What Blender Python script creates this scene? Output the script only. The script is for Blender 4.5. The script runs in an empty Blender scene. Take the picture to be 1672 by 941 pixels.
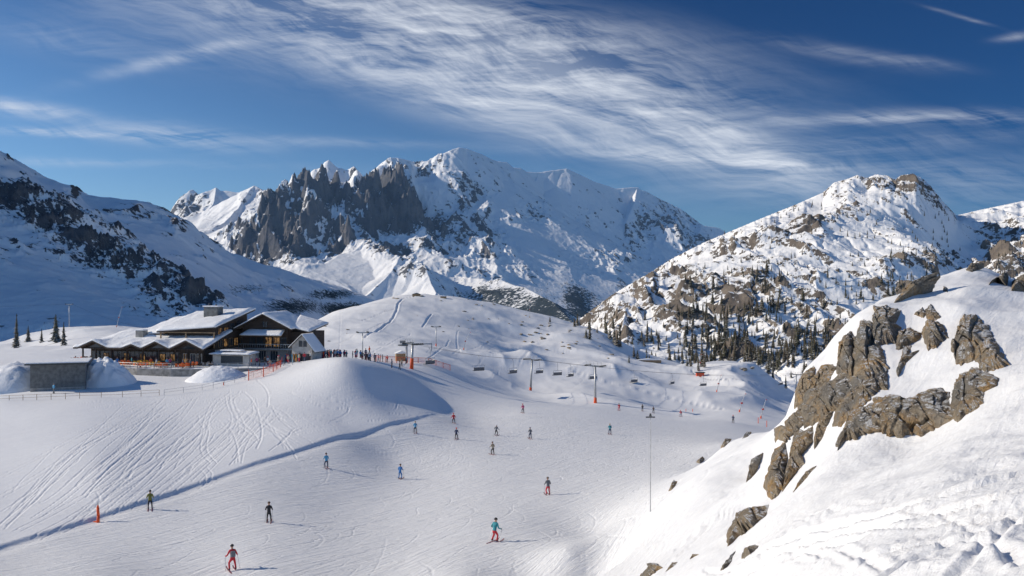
import bpy, bmesh, math, random
import numpy as np
from mathutils import Vector, Matrix
R = math.radians
F = 1500.0; CX = 836.0; CY = 470.5          # focal length and centre, in pixels of the photograph
sc = bpy.context.scene
COL = sc.collection

# ------------------------------------------------------------------ camera
cd = bpy.data.cameras.new('camera'); cam = bpy.data.objects.new('camera', cd); COL.objects.link(cam)
cd.sensor_width = 36.0; cd.lens = 36.0 * F / 1672.0; cd.clip_start = 0.3; cd.clip_end = 90000
cam.location = (0, 0, 0); cam.rotation_euler = (R(90), 0, 0)
sc.camera = cam
sc.view_settings.view_transform = 'Standard'; sc.view_settings.look = 'None'
sc.view_settings.gamma = 1.0; sc.view_settings.use_curve_mapping = False
sc.view_settings.exposure = 0.15
sc.cycles.max_bounces = 4; sc.cycles.diffuse_bounces = 3; sc.cycles.glossy_bounces = 2
sc.cycles.transmission_bounces = 3; sc.cycles.volume_bounces = 0; sc.cycles.transparent_max_bounces = 4
sc.cycles.caustics_reflective = False; sc.cycles.caustics_refractive = False
sc.cycles.use_denoising = True

# ------------------------------------------------------------------ node helpers
class NT:
    """small helper to write shader maths"""
    def __init__(s, nt): s.nt = nt; s.n = nt.nodes; s.l = nt.links
    def node(s, t, **kw):
        n = s.n.new(t)
        for k, v in kw.items(): setattr(n, k, v)
        return n
    def put(s, sock, v):
        if hasattr(v, 'bl_idname') or isinstance(v, bpy.types.NodeSocket): s.l.new(v, sock)
        else:
            if sock.type == 'RGBA' and len(v) == 3: v = (*v, 1)
            sock.default_value = v
    def m(s, op, a, b=0.0, c=0.0, clamp=False):
        n = s.node('ShaderNodeMath', operation=op, use_clamp=clamp)
        s.put(n.inputs[0], a); s.put(n.inputs[1], b); s.put(n.inputs[2], c)
        return n.outputs[0]
    def ramp(s, x, lo, hi, a=0.0, b=1.0, mode='SMOOTHSTEP'):
        n = s.node('ShaderNodeMapRange', interpolation_type=mode)
        s.put(n.inputs[0], x); s.put(n.inputs[1], lo); s.put(n.inputs[2], hi); s.put(n.inputs[3], a); s.put(n.inputs[4], b)
        return n.outputs[0]
    def mix(s, f, a, b, blend='MIX'):
        n = s.node('ShaderNodeMix', data_type='RGBA', blend_type=blend)
        s.put(n.inputs[0], f); s.put(n.inputs[6], a); s.put(n.inputs[7], b)
        return n.outputs[2]
    def noise(s, vec, scale, detail=4, rough=0.55, dist=0.0, col=False):
        n = s.node('ShaderNodeTexNoise')
        if vec is not None: s.l.new(vec, n.inputs['Vector'])
        n.inputs['Scale'].default_value = scale; n.inputs['Detail'].default_value = detail
        n.inputs['Roughness'].default_value = rough; n.inputs['Distortion'].default_value = dist
        return n.outputs['Color' if col else 'Fac']
    def mapping(s, vec, loc=(0,0,0), rot=(0,0,0), scale=(1,1,1)):
        n = s.node('ShaderNodeMapping')
        s.l.new(vec, n.inputs[0]); n.inputs[1].default_value = loc; n.inputs[2].default_value = rot; n.inputs[3].default_value = scale
        return n.outputs[0]
    def xyz(s, x, y, z=0.0):
        n = s.node('ShaderNodeCombineXYZ'); s.put(n.inputs[0], x); s.put(n.inputs[1], y); s.put(n.inputs[2], z); return n.outputs[0]
    def sep(s, v):
        n = s.node('ShaderNodeSeparateXYZ'); s.l.new(v, n.inputs[0]); return n.outputs
    def attr(s, name):
        n = s.node('ShaderNodeAttribute', attribute_name=name); return n.outputs['Fac']
    def bump(s, h, strength=0.5, dist=0.1, normal=None):
        n = s.node('ShaderNodeBump'); n.inputs['Strength'].default_value = strength; n.inputs['Distance'].default_value = dist
        s.l.new(h, n.inputs['Height'])
        if normal is not None: s.l.new(normal, n.inputs['Normal'])
        return n.outputs[0]

# ------------------------------------------------------------------ sky, clouds, sun
SUN_EL = R(27); SUN_DIR = Vector((-math.cos(SUN_EL), math.cos(SUN_EL) * 0.08, math.sin(SUN_EL)))   # towards the sun
wd = bpy.data.worlds.new('World'); sc.world = wd; wd.use_nodes = True
w = NT(wd.node_tree); w.n.clear()
sky = w.node('ShaderNodeTexSky', sky_type='NISHITA'); sky.sun_disc = False
sky.sun_elevation = SUN_EL; sky.sun_rotation = math.atan2(SUN_DIR.x, SUN_DIR.y)
sky.altitude = 2300; sky.air_density = 1.0; sky.dust_density = 0.25; sky.ozone_density = 3.0
tc = w.node('ShaderNodeTexCoord')
dx, dy, dz = w.sep(tc.outputs['Generated'])
ysafe = w.m('MAXIMUM', dy, 0.05)
U = w.m('DIVIDE', dx, ysafe); V = w.m('DIVIDE', dz, ysafe)          # plane of the sky ahead: cirrus sheet far to the south
PX = lambda x: (x - CX) / F
PY = lambda y: (CY - y) / F
def streak(angle, sx, sy, detail, seed, rough=0.6, warp=0.25):
    v = w.xyz(U, V, seed)
    wn = w.noise(w.mapping(v, scale=(5, 9, 1)), 1.0, 3, 0.5, col=True)
    add = w.node('ShaderNodeVectorMath', operation='MULTIPLY_ADD'); w.l.new(wn, add.inputs[0]); add.inputs[1].default_value = (warp, warp * .45, 0); w.l.new(v, add.inputs[2])
    rot = w.mapping(add.outputs[0], rot=(0, 0, R(angle)))
    return w.noise(w.mapping(rot, scale=(sx, sy, 1)), 1.0, detail, rough)
def blob(px, py, rx, ry, ang, soft=1.0):
    x = w.m('SUBTRACT', U, PX(px)); y = w.m('SUBTRACT', V, PY(py)); c, s_ = math.cos(R(ang)), math.sin(R(ang))
    a = w.m('DIVIDE', w.m('ADD', w.m('MULTIPLY', x, c), w.m('MULTIPLY', y, s_)), rx / F)
    b = w.m('DIVIDE', w.m('SUBTRACT', w.m('MULTIPLY', y, c), w.m('MULTIPLY', x, s_)), ry / F)
    r2 = w.m('ADD', w.m('MULTIPLY', a, a), w.m('MULTIPLY', b, b))
    return w.m('POWER', 2.718, w.m('MULTIPLY', r2, -1.0 * soft))
def msum(lst):
    t = lst[0]
    for q in lst[1:]: t = w.m('ADD', t, q)
    return t
big = msum([w.m('MULTIPLY', blob(*a[:5]), a[5]) for a in [
    (720, 95, 380, 56, -9, 1.0), (960, 150, 280, 50, -24, .95), (1180, 225, 190, 30, -22, .8), (560, 15, 280, 26, -4, .7), (900, 60, 260, 42, -8, .5),
    (320, 85, 170, 11, 14, .38), (780, 170, 170, 36, -16, .55), (1010, 245, 170, 16, -10, .45)]])
small = msum([w.m('MULTIPLY', blob(*a[:5]), a[5]) for a in [
    (40, 178, 100, 12, -8, .75), (70, 216, 130, 6, -3, .8), (270, 222, 130, 17, -5, .75), (540, 232, 220, 8, -2, .25), (1180, 262, 230, 8, -3, .7),
    (1380, 88, 110, 12, -10, .26), (1500, 100, 70, 8, -8, .22), (1540, 192, 170, 12, 0, .55), (1400, 195, 160, 8, 3, .25), (1570, 28, 50, 3, -16, .3), (1660, 60, 30, 6, 8, .4),
    (1500, 300, 420, 45, 0, .34), (700, 290, 160, 14, 0, .16), (130, 70, 160, 30, -10, .16), (100, 265, 320, 7, -1, .3), (1430, 235, 260, 14, 4, .25), (1250, 185, 90, 16, -20, .25)]])
n1 = streak(10, 2.4, 17, 10, 1.3, 0.68, 0.20); n2 = streak(20, 6, 60, 9, 4.1, 0.70, 0.16); n3 = streak(-4, 4, 80, 8, 7.7, 0.68, .10)
tex = w.m('ADD', w.m('MULTIPLY', n1, .58), w.m('ADD', w.m('MULTIPLY', n2, .28), w.m('MULTIPLY', n3, .14)))
cb = w.m('MULTIPLY', w.m('MINIMUM', big, 1.0), w.ramp(tex, .42, .60, .0, 1.2, 'LINEAR'))
cb = w.m('ADD', cb, w.m('MULTIPLY', w.m('MULTIPLY', big, big), .10))
cs = w.m('MULTIPLY', small, w.ramp(w.m('ADD', w.m('MULTIPLY', n2, .5), w.m('MULTIPLY', n3, .5)), .40, .62, 0.0, 1.0, 'LINEAR'))
cl = w.m('MULTIPLY', w.m('ADD', cb, cs), 0.86, clamp=True)
hs = w.node('ShaderNodeHueSaturation'); hs.inputs['Hue'].default_value = .503; hs.inputs['Saturation'].default_value = 1.12; hs.inputs['Value'].default_value = 1.0
w.l.new(sky.outputs[0], hs.inputs['Color'])
# the deep, polarised blue of the high sky away from the sun
pol = w.ramp(w.m('ADD', w.m('MULTIPLY', U, .55), w.m('MULTIPLY', V, 1.35)), -.30, .52, 0, 1, 'LINEAR')
base = w.mix(1.0, hs.outputs[0], w.mix(w.m('MULTIPLY', pol, w.ramp(dy, 0, .3)), (.95, 1.02, 1.02, 1), (.0, .17, .33, 1)), 'MULTIPLY')
cloudcol = w.mix(0.0, (6.8, 7.1, 7.6, 1), (6.8, 7.1, 7.6, 1))
up = w.ramp(dy, 0.0, 0.2)
skyc = w.mix(w.m('MULTIPLY', cl, up), base, cloudcol)
bg = w.node('ShaderNodeBackground'); w.l.new(skyc, bg.inputs[0]); bg.inputs[1].default_value = 0.115
wo = w.node('ShaderNodeOutputWorld'); w.l.new(bg.outputs[0], wo.inputs[0])
wd.cycles.sampling_method = 'MANUAL'; wd.cycles.sample_map_resolution = 1024

sl = bpy.data.lights.new('sun', 'SUN'); so = bpy.data.objects.new('sun', sl); COL.objects.link(so)
sl.energy = 4.2; sl.angle = R(0.5); sl.color = (1.0, 0.895, 0.74)
so.rotation_euler = (-SUN_DIR).to_track_quat('-Z', 'Y').to_euler()

# ------------------------------------------------------------------ numeric noise
def _hash(ix, iy, seed):
    h = (ix.astype(np.int64) * 374761393 + iy.astype(np.int64) * 668265263 + seed * 1274126177) & 0xffffffff
    h = ((h ^ (h >> 13)) * 1274126177) & 0xffffffff
    return (h ^ (h >> 16)) & 0xffff
def perlin(x, y, seed=0):
    x0 = np.floor(x); y0 = np.floor(y); fx = x - x0; fy = y - y0
    sx = fx * fx * fx * (fx * (fx * 6 - 15) + 10); sy = fy * fy * fy * (fy * (fy * 6 - 15) + 10)
    def g(i, j):
        a = _hash(x0 + i, y0 + j, seed) * (2 * math.pi / 65536.0)
        return np.cos(a) * (fx - i) + np.sin(a) * (fy - j)
    a = g(0, 0); b = g(1, 0); c = g(0, 1); d = g(1, 1)
    return ((a + (b - a) * sx) + ((c + (d - c) * sx) - (a + (b - a) * sx)) * sy) * 1.5
def fbm(x, y, sc_, octv=5, gain=.5, seed=0):
    t = 0.0; a = 1.0; s = 0.0; f = 1.0 / sc_
    for o in range(octv):
        t = t + a * perlin(x * f + 17.3 * o, y * f - 9.1 * o, seed + o); s += a; a *= gain; f *= 2.03
    return t / s
def ridged(x, y, sc_, octv=6, gain=.55, seed=0):
    t = 0.0; a = 1.0; s = 0.0; f = 1.0 / sc_; wgt = 1.0
    for o in range(octv):
        n = 1 - np.abs(perlin(x * f + 5.3 * o, y * f + 3.7 * o, seed + o)) * 1.6
        n = np.clip(n, 0, 1) ** 2 * wgt; wgt = np.clip(n * 1.6, 0, 1)
        t = t + a * n; s += a; a *= gain; f *= 2.07
    return t / s
def worley(x, y, sc_, seed=0):
    x = x / sc_; y = y / sc_; ix = np.floor(x); iy = np.floor(y); best = np.full(x.shape, 9.0); sec = best.copy(); cid = np.zeros(x.shape)
    for i in (-1, 0, 1):
        for j in (-1, 0, 1):
            cx_ = ix + i; cy_ = iy + j; h1 = _hash(cx_, cy_, seed) / 65536.0; h2 = _hash(cx_, cy_, seed + 77) / 65536.0
            d = np.hypot(cx_ + h1 - x, cy_ + h2 - y)
            m_ = d < best; sec = np.where(m_, best, np.minimum(sec, d)); cid = np.where(m_, h1, cid); best = np.where(m_, d, best)
    return best, sec, cid
def sstep(x, a, b): t = np.clip((x - a) / (b - a), 0, 1); return t * t * (3 - 2 * t)

class TPS:
    """thin plate surface through surveyed points (direction, log distance) -> elevation angle"""
    def __init__(s, pts, lam=0.003, sx=100.0, sy=0.15):
        p = np.array(pts, float); s.sx, s.sy = sx, sy
        s.P = np.stack([p[:, 0] / sx, np.log(p[:, 2]) / sy], 1); v = CY - p[:, 1]
        n = len(p); K = s.k(s.P, s.P) + lam * np.eye(n); A = np.zeros((n + 3, n + 3)); A[:n, :n] = K
        Q = np.c_[np.ones(n), s.P]; A[:n, n:] = Q; A[n:, :n] = Q.T
        s.c = np.linalg.solve(A, np.r_[v, 0, 0, 0])
    def k(s, a, b):
        r2 = (a[:, None, 0] - b[None, :, 0]) ** 2 + (a[:, None, 1] - b[None, :, 1]) ** 2
        return 0.5 * r2 * np.log(r2 + 1e-9)
    def __call__(s, x, y):
        shp = np.shape(x); x = np.ravel(x).astype(float); y = np.maximum(np.ravel(y).astype(float), 1.0)
        q = np.stack([(x / y * F + CX) / s.sx, np.log(y) / s.sy], 1); out = np.empty(len(x))
        for i in range(0, len(x), 40000):
            qq = q[i:i + 40000]; out[i:i + 40000] = s.k(qq, s.P) @ s.c[:-3] + s.c[-3] + qq @ s.c[-2:]
        return (out / F * y).reshape(shp)

def W(px, py, D): return ((px - CX) / F * D, D, (CY - py) / F * D)

def grid_mesh(name, X, Y, Z, mat, attrs=None, smooth=True):
    r, c = X.shape; v = np.stack([X.ravel(), Y.ravel(), Z.ravel()], 1)
    i = (np.arange(r - 1)[:, None] * c + np.arange(c - 1)[None, :]).ravel()
    f = np.stack([i, i + 1, i + c + 1, i + c], 1)
    me = bpy.data.meshes.new(name); me.vertices.add(len(v)); me.vertices.foreach_set('co', v.ravel().astype(np.float32))
    me.loops.add(f.size); me.loops.foreach_set('vertex_index', f.ravel().astype(np.int32))
    me.polygons.add(len(f)); me.polygons.foreach_set('loop_start', (np.arange(len(f)) * 4).astype(np.int32))
    me.polygons.foreach_set('use_smooth', np.full(len(f), smooth))
    for k, a in (attrs or {}).items():
        at = me.attributes.new(k, 'FLOAT', 'POINT'); at.data.foreach_set('value', a.ravel().astype(np.float32))
    me.update(calc_edges=True); me.validate()
    me.materials.append(mat); o = bpy.data.objects.new(name, me); COL.objects.link(o); return o
def polar(px0, px1, npx, Ds):
    px = np.linspace(px0, px1, npx); D = np.asarray(Ds); P, Dm = np.meshgrid(px, D)
    return (P - CX) / F * Dm, Dm, P

# ------------------------------------------------------------------ materials
def material(name):
    mt = bpy.data.materials.new(name); mt.use_nodes = True; t = NT(mt.node_tree); b = t.n['Principled BSDF']; return mt, t, b
def plain(name, col, rough=.6, metal=0.0, var=0.12, scale=4.0, bump=0.0):
    mt, t, b = material(name); g = t.node('ShaderNodeTexCoord').outputs['Object']; n = t.noise(g, scale, 4)
    dark = tuple(c * (1 - var * 2) for c in col); lite = tuple(min(1, c * (1 + var * 2)) for c in col)
    t.put(b.inputs['Base Color'], t.mix(t.ramp(n, .3, .7), dark, lite)); b.inputs['Roughness'].default_value = rough; b.inputs['Metallic'].default_value = metal
    if bump: t.l.new(t.bump(t.noise(g, scale * 4, 5), bump, .05), b.inputs['Normal'])
    return mt
SNOW = (0.86, 0.865, 0.875)
def mat_ground():
    mt, t, b = material('snow'); g = t.node('ShaderNodeNewGeometry').outputs['Position']
    # groomed corduroy and ski scratches stretched along the run
    d1 = t.mapping(t.mapping(g, rot=(0, 0, R(33))), scale=(2.4, .10, 1)); d2 = t.mapping(t.mapping(g, rot=(0, 0, R(44))), scale=(4.2, .22, 1))
    s1 = t.noise(d1, 1.0, 5, .65, .6); s2 = t.noise(d2, 1.0, 4, .7, .8)
    wv = t.noise(g, .35, 4, .6); fine = t.noise(g, 7.0, 5, .7); gr = t.noise(g, 1.4, 5, .65)
    near = t.attr('near'); pist = t.attr('piste')
    h = t.m('ADD', t.m('MULTIPLY', t.m('ADD', s1, s2), t.m('MULTIPLY', pist, .14)), t.m('MULTIPLY', wv, .03))
    h = t.m('ADD', h, t.m('MULTIPLY', gr, .03)); h = t.m('ADD', h, t.m('MULTIPLY', t.m('MULTIPLY', fine, near), .035))
    nb = t.bump(h, 1.0, 1.0)
    t.put(b.inputs['Base Color'], t.mix(t.ramp(t.m('ADD', s1, gr), .8, 1.25), (.81, .82, .84), SNOW))
    t.l.new(nb, b.inputs['Normal']); b.inputs['Roughness'].default_value = .55; b.inputs['Specular IOR Level'].default_value = .25
    return mt
def mat_mountain(name, rockcols, scale, snowcol=SNOW, forest=(.035, .045, .04), bumpd=1.0, fine=1.0):
    mt, t, b = material(name); ge = t.node('ShaderNodeNewGeometry'); g = ge.outputs['Position']
    rk = t.attr('rock'); fo = t.attr('forest')
    n1 = t.noise(g, scale, 8, .68); n2 = t.noise(g, scale * .22, 5, .6)
    r = t.m('ADD', rk, t.m('MULTIPLY', t.m('SUBTRACT', n1, .5), 1.5 * fine)); rm = t.ramp(r, .44, .56)
    c = t.mix(t.ramp(n2, .35, .65), rockcols[0], rockcols[1]); c = t.mix(t.ramp(n1, .5, .72), c, rockcols[2])
    nf = t.noise(g, scale * 2.2, 3, .6); fm = t.ramp(t.m('ADD', fo, t.m('MULTIPLY', t.m('SUBTRACT', nf, .5), 1.0)), .36, .56)
    col = t.mix(rm, snowcol, c); col = t.mix(fm, col, forest)
    t.put(b.inputs['Base Color'], col); b.inputs['Roughness'].default_value = .8; b.inputs['Specular IOR Level'].default_value = .15
    h = t.m('ADD', t.m('MULTIPLY', n1, t.m('ADD', t.m('MULTIPLY', rm, 1.0), .22)), t.m('MULTIPLY', n2, .3))
    t.l.new(t.bump(h, 1.0, bumpd), b.inputs['Normal'])
    return mt
# ------------------------------------------------------------------ the ski area: surveyed points (px, py, distance)
G = [
 # beyond the frame on the left
 (-400,1000,45),(-400,860,70),(-350,760,100),(-350,690,140),(-350,640,190),(-350,600,260),(-350,570,360),(-400,565,550),(-400,580,800),
 # flank on the left
 (0,1010,50),(0,950,60),(0,895,72),(0,845,82),(0,790,95),(0,730,115),(0,680,138),(0,653,152),(0,640,168),(0,612,190),(20,588,230),(10,570,300),(0,560,400),(0,570,520),(0,600,800),
 (160,940,61),(160,848,82),(160,800,91),(160,745,106),(160,690,130),(155,650,153),(160,638,166),(150,612,184),(150,598,200),(150,577,260),(110,552,330),(110,536,420),(110,545,520),(150,590,800),
 (60,566,330),(60,545,400),
 (300,960,60),(300,870,77),(300,804,93),(300,755,107),(300,700,130),(300,650,155),(300,628,172),(300,612,186),(300,597,200),(300,580,260),(300,556,350),(300,545,430),(300,560,600),(300,590,800),
 (430,1000,54),(430,925,64),(430,850,81),(430,800,95),(430,757,107.5),(430,715,123),(430,660,146),(430,628,164),(430,608,180),(430,596,196),(430,582,250),(430,565,340),(430,560,430),(450,600,800),
 (560,1000,54),(560,920,66),(560,830,92),(560,760,112),(560,716,126.5),(560,690,138),(560,650,150),(560,615,160),(560,590,170),(560,584,184),(560,584,200),(560,587,240),(560,570,310),(540,516,430),(540,530,540),(540,580,700),
 (505,597,176),(505,588,200),(500,580,260),(500,560,330),(505,535,400),
 (640,1000,54),(640,900,70),(640,820,96),(640,750,124),(640,693,142),(640,676,150),(640,652,160),(640,620,175),(640,601,200),(640,590,235),(640,570,310),(630,530,390),(610,493,480),(630,510,620),(630,570,800),
 (700,678,158),(700,664,168),(700,648,182),(700,624,205),(700,594,232),(705,576,310),(700,546,380),(700,512,450),(690,482,520),(690,510,640),(690,570,800),
 (760,950,56),(770,860,76),(770,780,108),(770,725,136),(770,695,160),(770,672,178),(770,662,186),(770,636,215),(775,618,260),(770,592,320),(765,576,350),(770,545,410),(770,515,470),(770,491,520),(770,520,640),(770,580,800),
 (860,950,58),(860,850,78),(860,770,112),(860,715,146),(860,680,172),(860,667,188),(866,652,240),(866,640,285),(860,612,320),(850,588,345),(855,580,400),(860,550,460),(860,510,520),(860,540,640),(860,600,800),
 (972,960,56),(972,870,72),(972,780,104),(972,710,152),(972,680,180),(972,672,196),(972,665,230),(972,655,262),(975,625,310),(983,585,380),(985,580,420),(990,548,500),(990,570,640),(990,620,800),
 (1040,577,490),(1090,606,410),(1080,590,480),(1090,600,640),
 (1100,710,158),(1100,688,195),(1110,682,245),(1100,665,290),(1100,640,330),(1100,622,370),(1110,640,800),
 (1197,692,208),(1190,680,250),(1190,660,300),(1190,640,345),(1180,610,400),(1230,597,430),(1230,640,560),(1200,680,800),
 (1255,704,205),(1290,690,260),(1290,668,330),(1290,648,400),(1285,640,440),(1300,660,560),(1310,700,800),
 # foreground bank
 (930,905,60),(980,941,50),(1062,838,60),(1030,941,42),(1020,830,74),(1080,800,68),(1150,757,72),(1185,726,74),(1222,712,72),(1262,703,64),(1298,668,52),(1312,610,46),(1350,590,45),(1395,548,45),(1420,510,47),(1462,494,48),
 (1100,745,120),(1150,735,120),(1200,725,120),(1180,708,170),(1300,760,82),(1330,745,120),(1400,620,70),(1450,590,75),(1450,720,130),(1450,700,250),(1450,690,500),(1450,700,800),
 (1060,930,38),(1130,935,30),(1200,941,23),(1210,880,30),(1180,820,42),(1150,790,52),(1240,770,46),(1230,740,56),(1280,720,50),(1250,812,37),(1300,941,15.5),(1300,860,23),(1300,800,31),(1340,720,38),
 (1400,941,12),(1400,850,18),(1370,740,32),(1430,715,32),(1400,640,38),(1420,590,41),(1500,941,10),(1500,860,14),(1500,790,20),(1500,715,31),(1500,660,34),(1480,600,39),(1480,540,44),(1500,478,50),
 (1600,941,8.6),(1600,850,12.5),(1600,770,18),(1600,700,25),(1600,620,33),(1580,560,39),(1560,500,45),(1560,452,54),(1600,436,58),(1650,456,58),(1600,520,80),(1600,600,130),(1600,640,300),(1600,680,800),
 (1672,941,8),(1672,850,11),(1672,760,17),(1672,690,23),(1672,620,30),(1672,560,37),(1672,500,46),(1690,468,56),(1700,520,80),
 (1900,941,7.5),(1900,800,12),(1900,650,20),(1900,540,32),(1900,450,50),(1900,480,80),(1900,560,130),(1900,620,300),(1900,650,800),
 (2300,941,7),(2300,700,15),(2300,500,30),(2300,400,55),(2300,420,100),(2300,560,300),(2300,650,800),
 (1400,1400,5),(1700,1500,3.5),(2300,1700,3),(900,1500,12),(1000,1150,25),(1200,1250,10),(600,1500,20),(300,1300,25),(-400,1500,18),(800,1150,32),(400,1150,34),(-400,1180,30),(1100,1060,22),
]
tpsG = TPS(G)
def groundbase(x, y):
    z = tpsG(x, y); D = np.maximum(y, 1); px = x / D * F + CX
    k = sstep(D, 190, 330)
    z = z + fbm(x, y, 26, 4, .5, 3) * (.18 + 1.0 * k)                       # rolling moguls, bigger on the far hill
    z = z + k * (ridged(x + 40, y, 85, 3, .5, 21) - .4) * (1.6 + 4.2 * sstep(px, 700, 860) * (1 - sstep(D, 430, 520)))
    bank = sstep(px, 1010, 1250) * (1 - sstep(D, 55, 90))
    z = z + bank * (fbm(x, y, 5.0, 4, .5, 9) * .48)
    return z

# groove along the run, ski tracks: stamped into a fine relief map of the place (metres)
RX0, RX1, RY0, RY1, RC = -80.0, 60.0, 28.0, 215.0, 0.11
rel = np.zeros((int((RY1 - RY0) / RC), int((RX1 - RX0) / RC)), np.float32)
def ground_hit(px, py, d0=4.0, d1=640.0):
    D = np.exp(np.linspace(math.log(d0), math.log(d1), 500)); x = (px - CX) / F * D; z = groundbase(x, D); rz = (CY - py) / F * D
    k = np.nonzero(z > rz)[0]
    if len(k) == 0: return None
    i = max(1, k[0]); a = rz[i-1] - z[i-1]; b_ = rz[i] - z[i]; t = a / (a - b_ + 1e-9); d = D[i-1] + (D[i] - D[i-1]) * t
    return ((px - CX) / F * d, d)
def smooth_line(pts, step=.08):
    p = np.array(pts, float)
    if len(p) > 2:
        for _ in range(3):
            q = [p[0]]
            for a, b_ in zip(p[:-1], p[1:]): q += [a * .75 + b_ * .25, a * .25 + b_ * .75]
            q.append(p[-1]); p = np.array(q)
    s = np.r_[0, np.cumsum(np.hypot(*np.diff(p, axis=0).T))]; n = max(2, int(s[-1] / step)); u = np.linspace(0, s[-1], n)
    return np.interp(u, s, p[:, 0]), np.interp(u, s, p[:, 1])
def stamp(pts, width, depth, berm=.4, world=False):
    if not world: pts = [h for h in (ground_hit(*p) for p in pts) if h]
    if len(pts) < 2: return
    xs, ys = smooth_line(pts); ix = ((xs - RX0) / RC).astype(int); iy = ((ys - RY0) / RC).astype(int); r = int(width * 2.0 / RC) + 1
    ok = (ix > r) & (ix < rel.shape[1] - r - 1) & (iy > r) & (iy < rel.shape[0] - r - 1); ix, iy = ix[ok], iy[ok]
    if len(ix) == 0: return
    x0, x1, y0, y1 = ix.min() - r, ix.max() + r + 1, iy.min() - r, iy.max() + r + 1
    dist = np.full((y1 - y0, x1 - x0), 99.0, np.float32)
    for i in range(-r, r + 1):
        for j in range(-r, r + 1):
            d = math.hypot(i, j) * RC
            if d <= width * 2: np.minimum.at(dist, (iy + j - y0, ix + i - x0), d)
    a = -depth * np.clip(1 - (dist / (width * .6)) ** 2, 0, 1) + depth * berm * np.exp(-((dist - width * .95) / (width * .35)) ** 2)
    a[dist > 50] = 0
    sub = rel[y0:y1, x0:x1]; rel[y0:y1, x0:x1] = np.where(np.abs(a) > np.abs(sub), a, sub + .3 * a)
rnd = random.Random(5)
# the blue-shaded step that borders the run
edge_px = [(-60,918),(0,897),(90,870),(170,845),(235,824),(297,804),(375,775),(470,744),(560,715),(636,695),(704,681),(740,668),(787,657)]
edge = [h for h in (ground_hit(*p) for p in edge_px) if h]
ex, ey = smooth_line(edge, .5)
def track_pair(pts, wdt=.17, dep=.085, gap=.38, world=False):
    if not world: pts = [h for h in (ground_hit(*p) for p in pts) if h]
    for s_ in (-1, 1): stamp([(x + s_ * gap, y) for x, y in pts], wdt * .9, dep * .7, world=True)
TR = [ # long runs down the flank
 [(2,868),(60,800),(120,742),(190,672+30),(240,665),(300,640)], [(5,862),(80,790),(140,735),(200,690),(255,655)],
 [(60,850),(150,780),(200,735),(238,690),(270,655),(330,640)], [(30,872),(140,810),(170,800),(230,745),(300,695),(340,665)],
 [(0,812),(90,760),(200,700),(300,650)], [(60,880),(150,830),(220,780),(300,715),(345,670),(380,640)], [(100,868),(190,815),(260,760),(320,710),(360,668),(395,640)],
 [(210,830),(280,770),(330,718),(336,690),(350,655),(375,640)], [(180,840),(240,790),(285,735),(300,712),(290,720)], [(250,815),(330,750),(380,700),(385,680),(375,665),(372,645)],
 [(280,805),(350,745),(400,700),(420,675),(415,650)], [(0,780),(90,735),(170,690),(230,660)], [(320,790),(370,740),(385,720),(400,700),(385,672),(376,650),(400,640)],
 [(376,668),(420,680),(450,705),(490,730)], [(376,668),(395,670),(430,690),(460,715),(470,735)], [(400,640),(415,655),(425,680),(430,712),(420,735)], [(390,760),(395,735),(405,715),(425,690),(440,672)],
 [(380,668),(410,680),(425,690),(400,700),(380,715)], [(500,700),(470,712),(455,730)], [(510,695),(480,700),(470,718),(440,740)], [(560,690),(520,698),(480,708)], [(340,700),(370,690),(410,690),(450,680)],
 [(350,760),(330,735),(340,700),(330,690)], [(130,850),(200,790),(215,760),(250,720),(300,680),(320,650)], [(420,620),(440,640),(438,665)], [(470,640),(500,655),(540,670),(575,665)],
 # tracks across the shaded side of the knoll
 [(600,600),(640,640),(668,672)], [(607,600),(630,625),(650,655),(648,668)], [(500,648),(560,655),(575,672),(540,690)],
 [(780,655),(740,668),(700,676),(640,688),(600,690)],
]
for p in TR:
    if len(p) > 3 and p[0][0] < 400: track_pair(p)
    else: stamp(p, .20, .08)
for k in range(16):
    px = rnd.uniform(330, 500); py = rnd.uniform(655, 700); a = rnd.uniform(-.5, 1.0); pts = []
    for i in range(5): pts.append((px, py)); px += 16 * math.cos(a) * rnd.choice([1, 1, .6]); py += 13 * abs(math.sin(a)) + 3; a += rnd.uniform(-.3, .5)
    stamp(pts, .17, .07)
for k in range(46):   # scribbled descents between the long ones
    px = rnd.uniform(0, 420); py = 855 - px * .22 - rnd.uniform(10, 60); L = rnd.uniform(60, 210); pts = []
    for i in range(5):
        t = i / 4; pts.append((px + L * t * .8 + rnd.uniform(-5, 5), py - L * t * .72 + rnd.uniform(-4, 4)))
    if pts[-1][1] > 640: stamp(pts, rnd.uniform(.12, .2), rnd.uniform(.04, .09))
for k in range(900):  # edge scratches on the groomed run: short arcs, many directions along the fall line
    D = 30 + 160 * rnd.random() ** .8; px = rnd.uniform(100, 1150); x = (px - CX) / F * D; a = rnd.gauss(.30 + .42 * (px - 100) / 1000, .13); L = rnd.uniform(3, 14); cv = rnd.uniform(-.12, .12); pts = []
    for i in range(5):
        pts.append((x, D)); x += math.sin(a) * L / 4; D += math.cos(a) * L / 4; a += cv * L / 4
    stamp(pts, rnd.uniform(.11, .2), rnd.uniform(.02, .055), world=True)
for k in range(22):   # linked turns
    D = rnd.uniform(45, 150); px = rnd.uniform(500, 1080); x = (px - CX) / F * D; pts = []; a0 = rnd.uniform(.2, .5); am = rnd.uniform(.6, 1.6); ph = rnd.uniform(0, 6)
    for i in range(18):
        s_ = i * 1.5; pts.append((x + math.sin(a0) * s_ + am * math.sin(s_ * .55 + ph) * math.cos(a0), D + math.cos(a0) * s_ - am * math.sin(s_ * .55 + ph) * math.sin(a0)))
    stamp(pts, .13, rnd.uniform(.03, .06), world=True)
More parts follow.
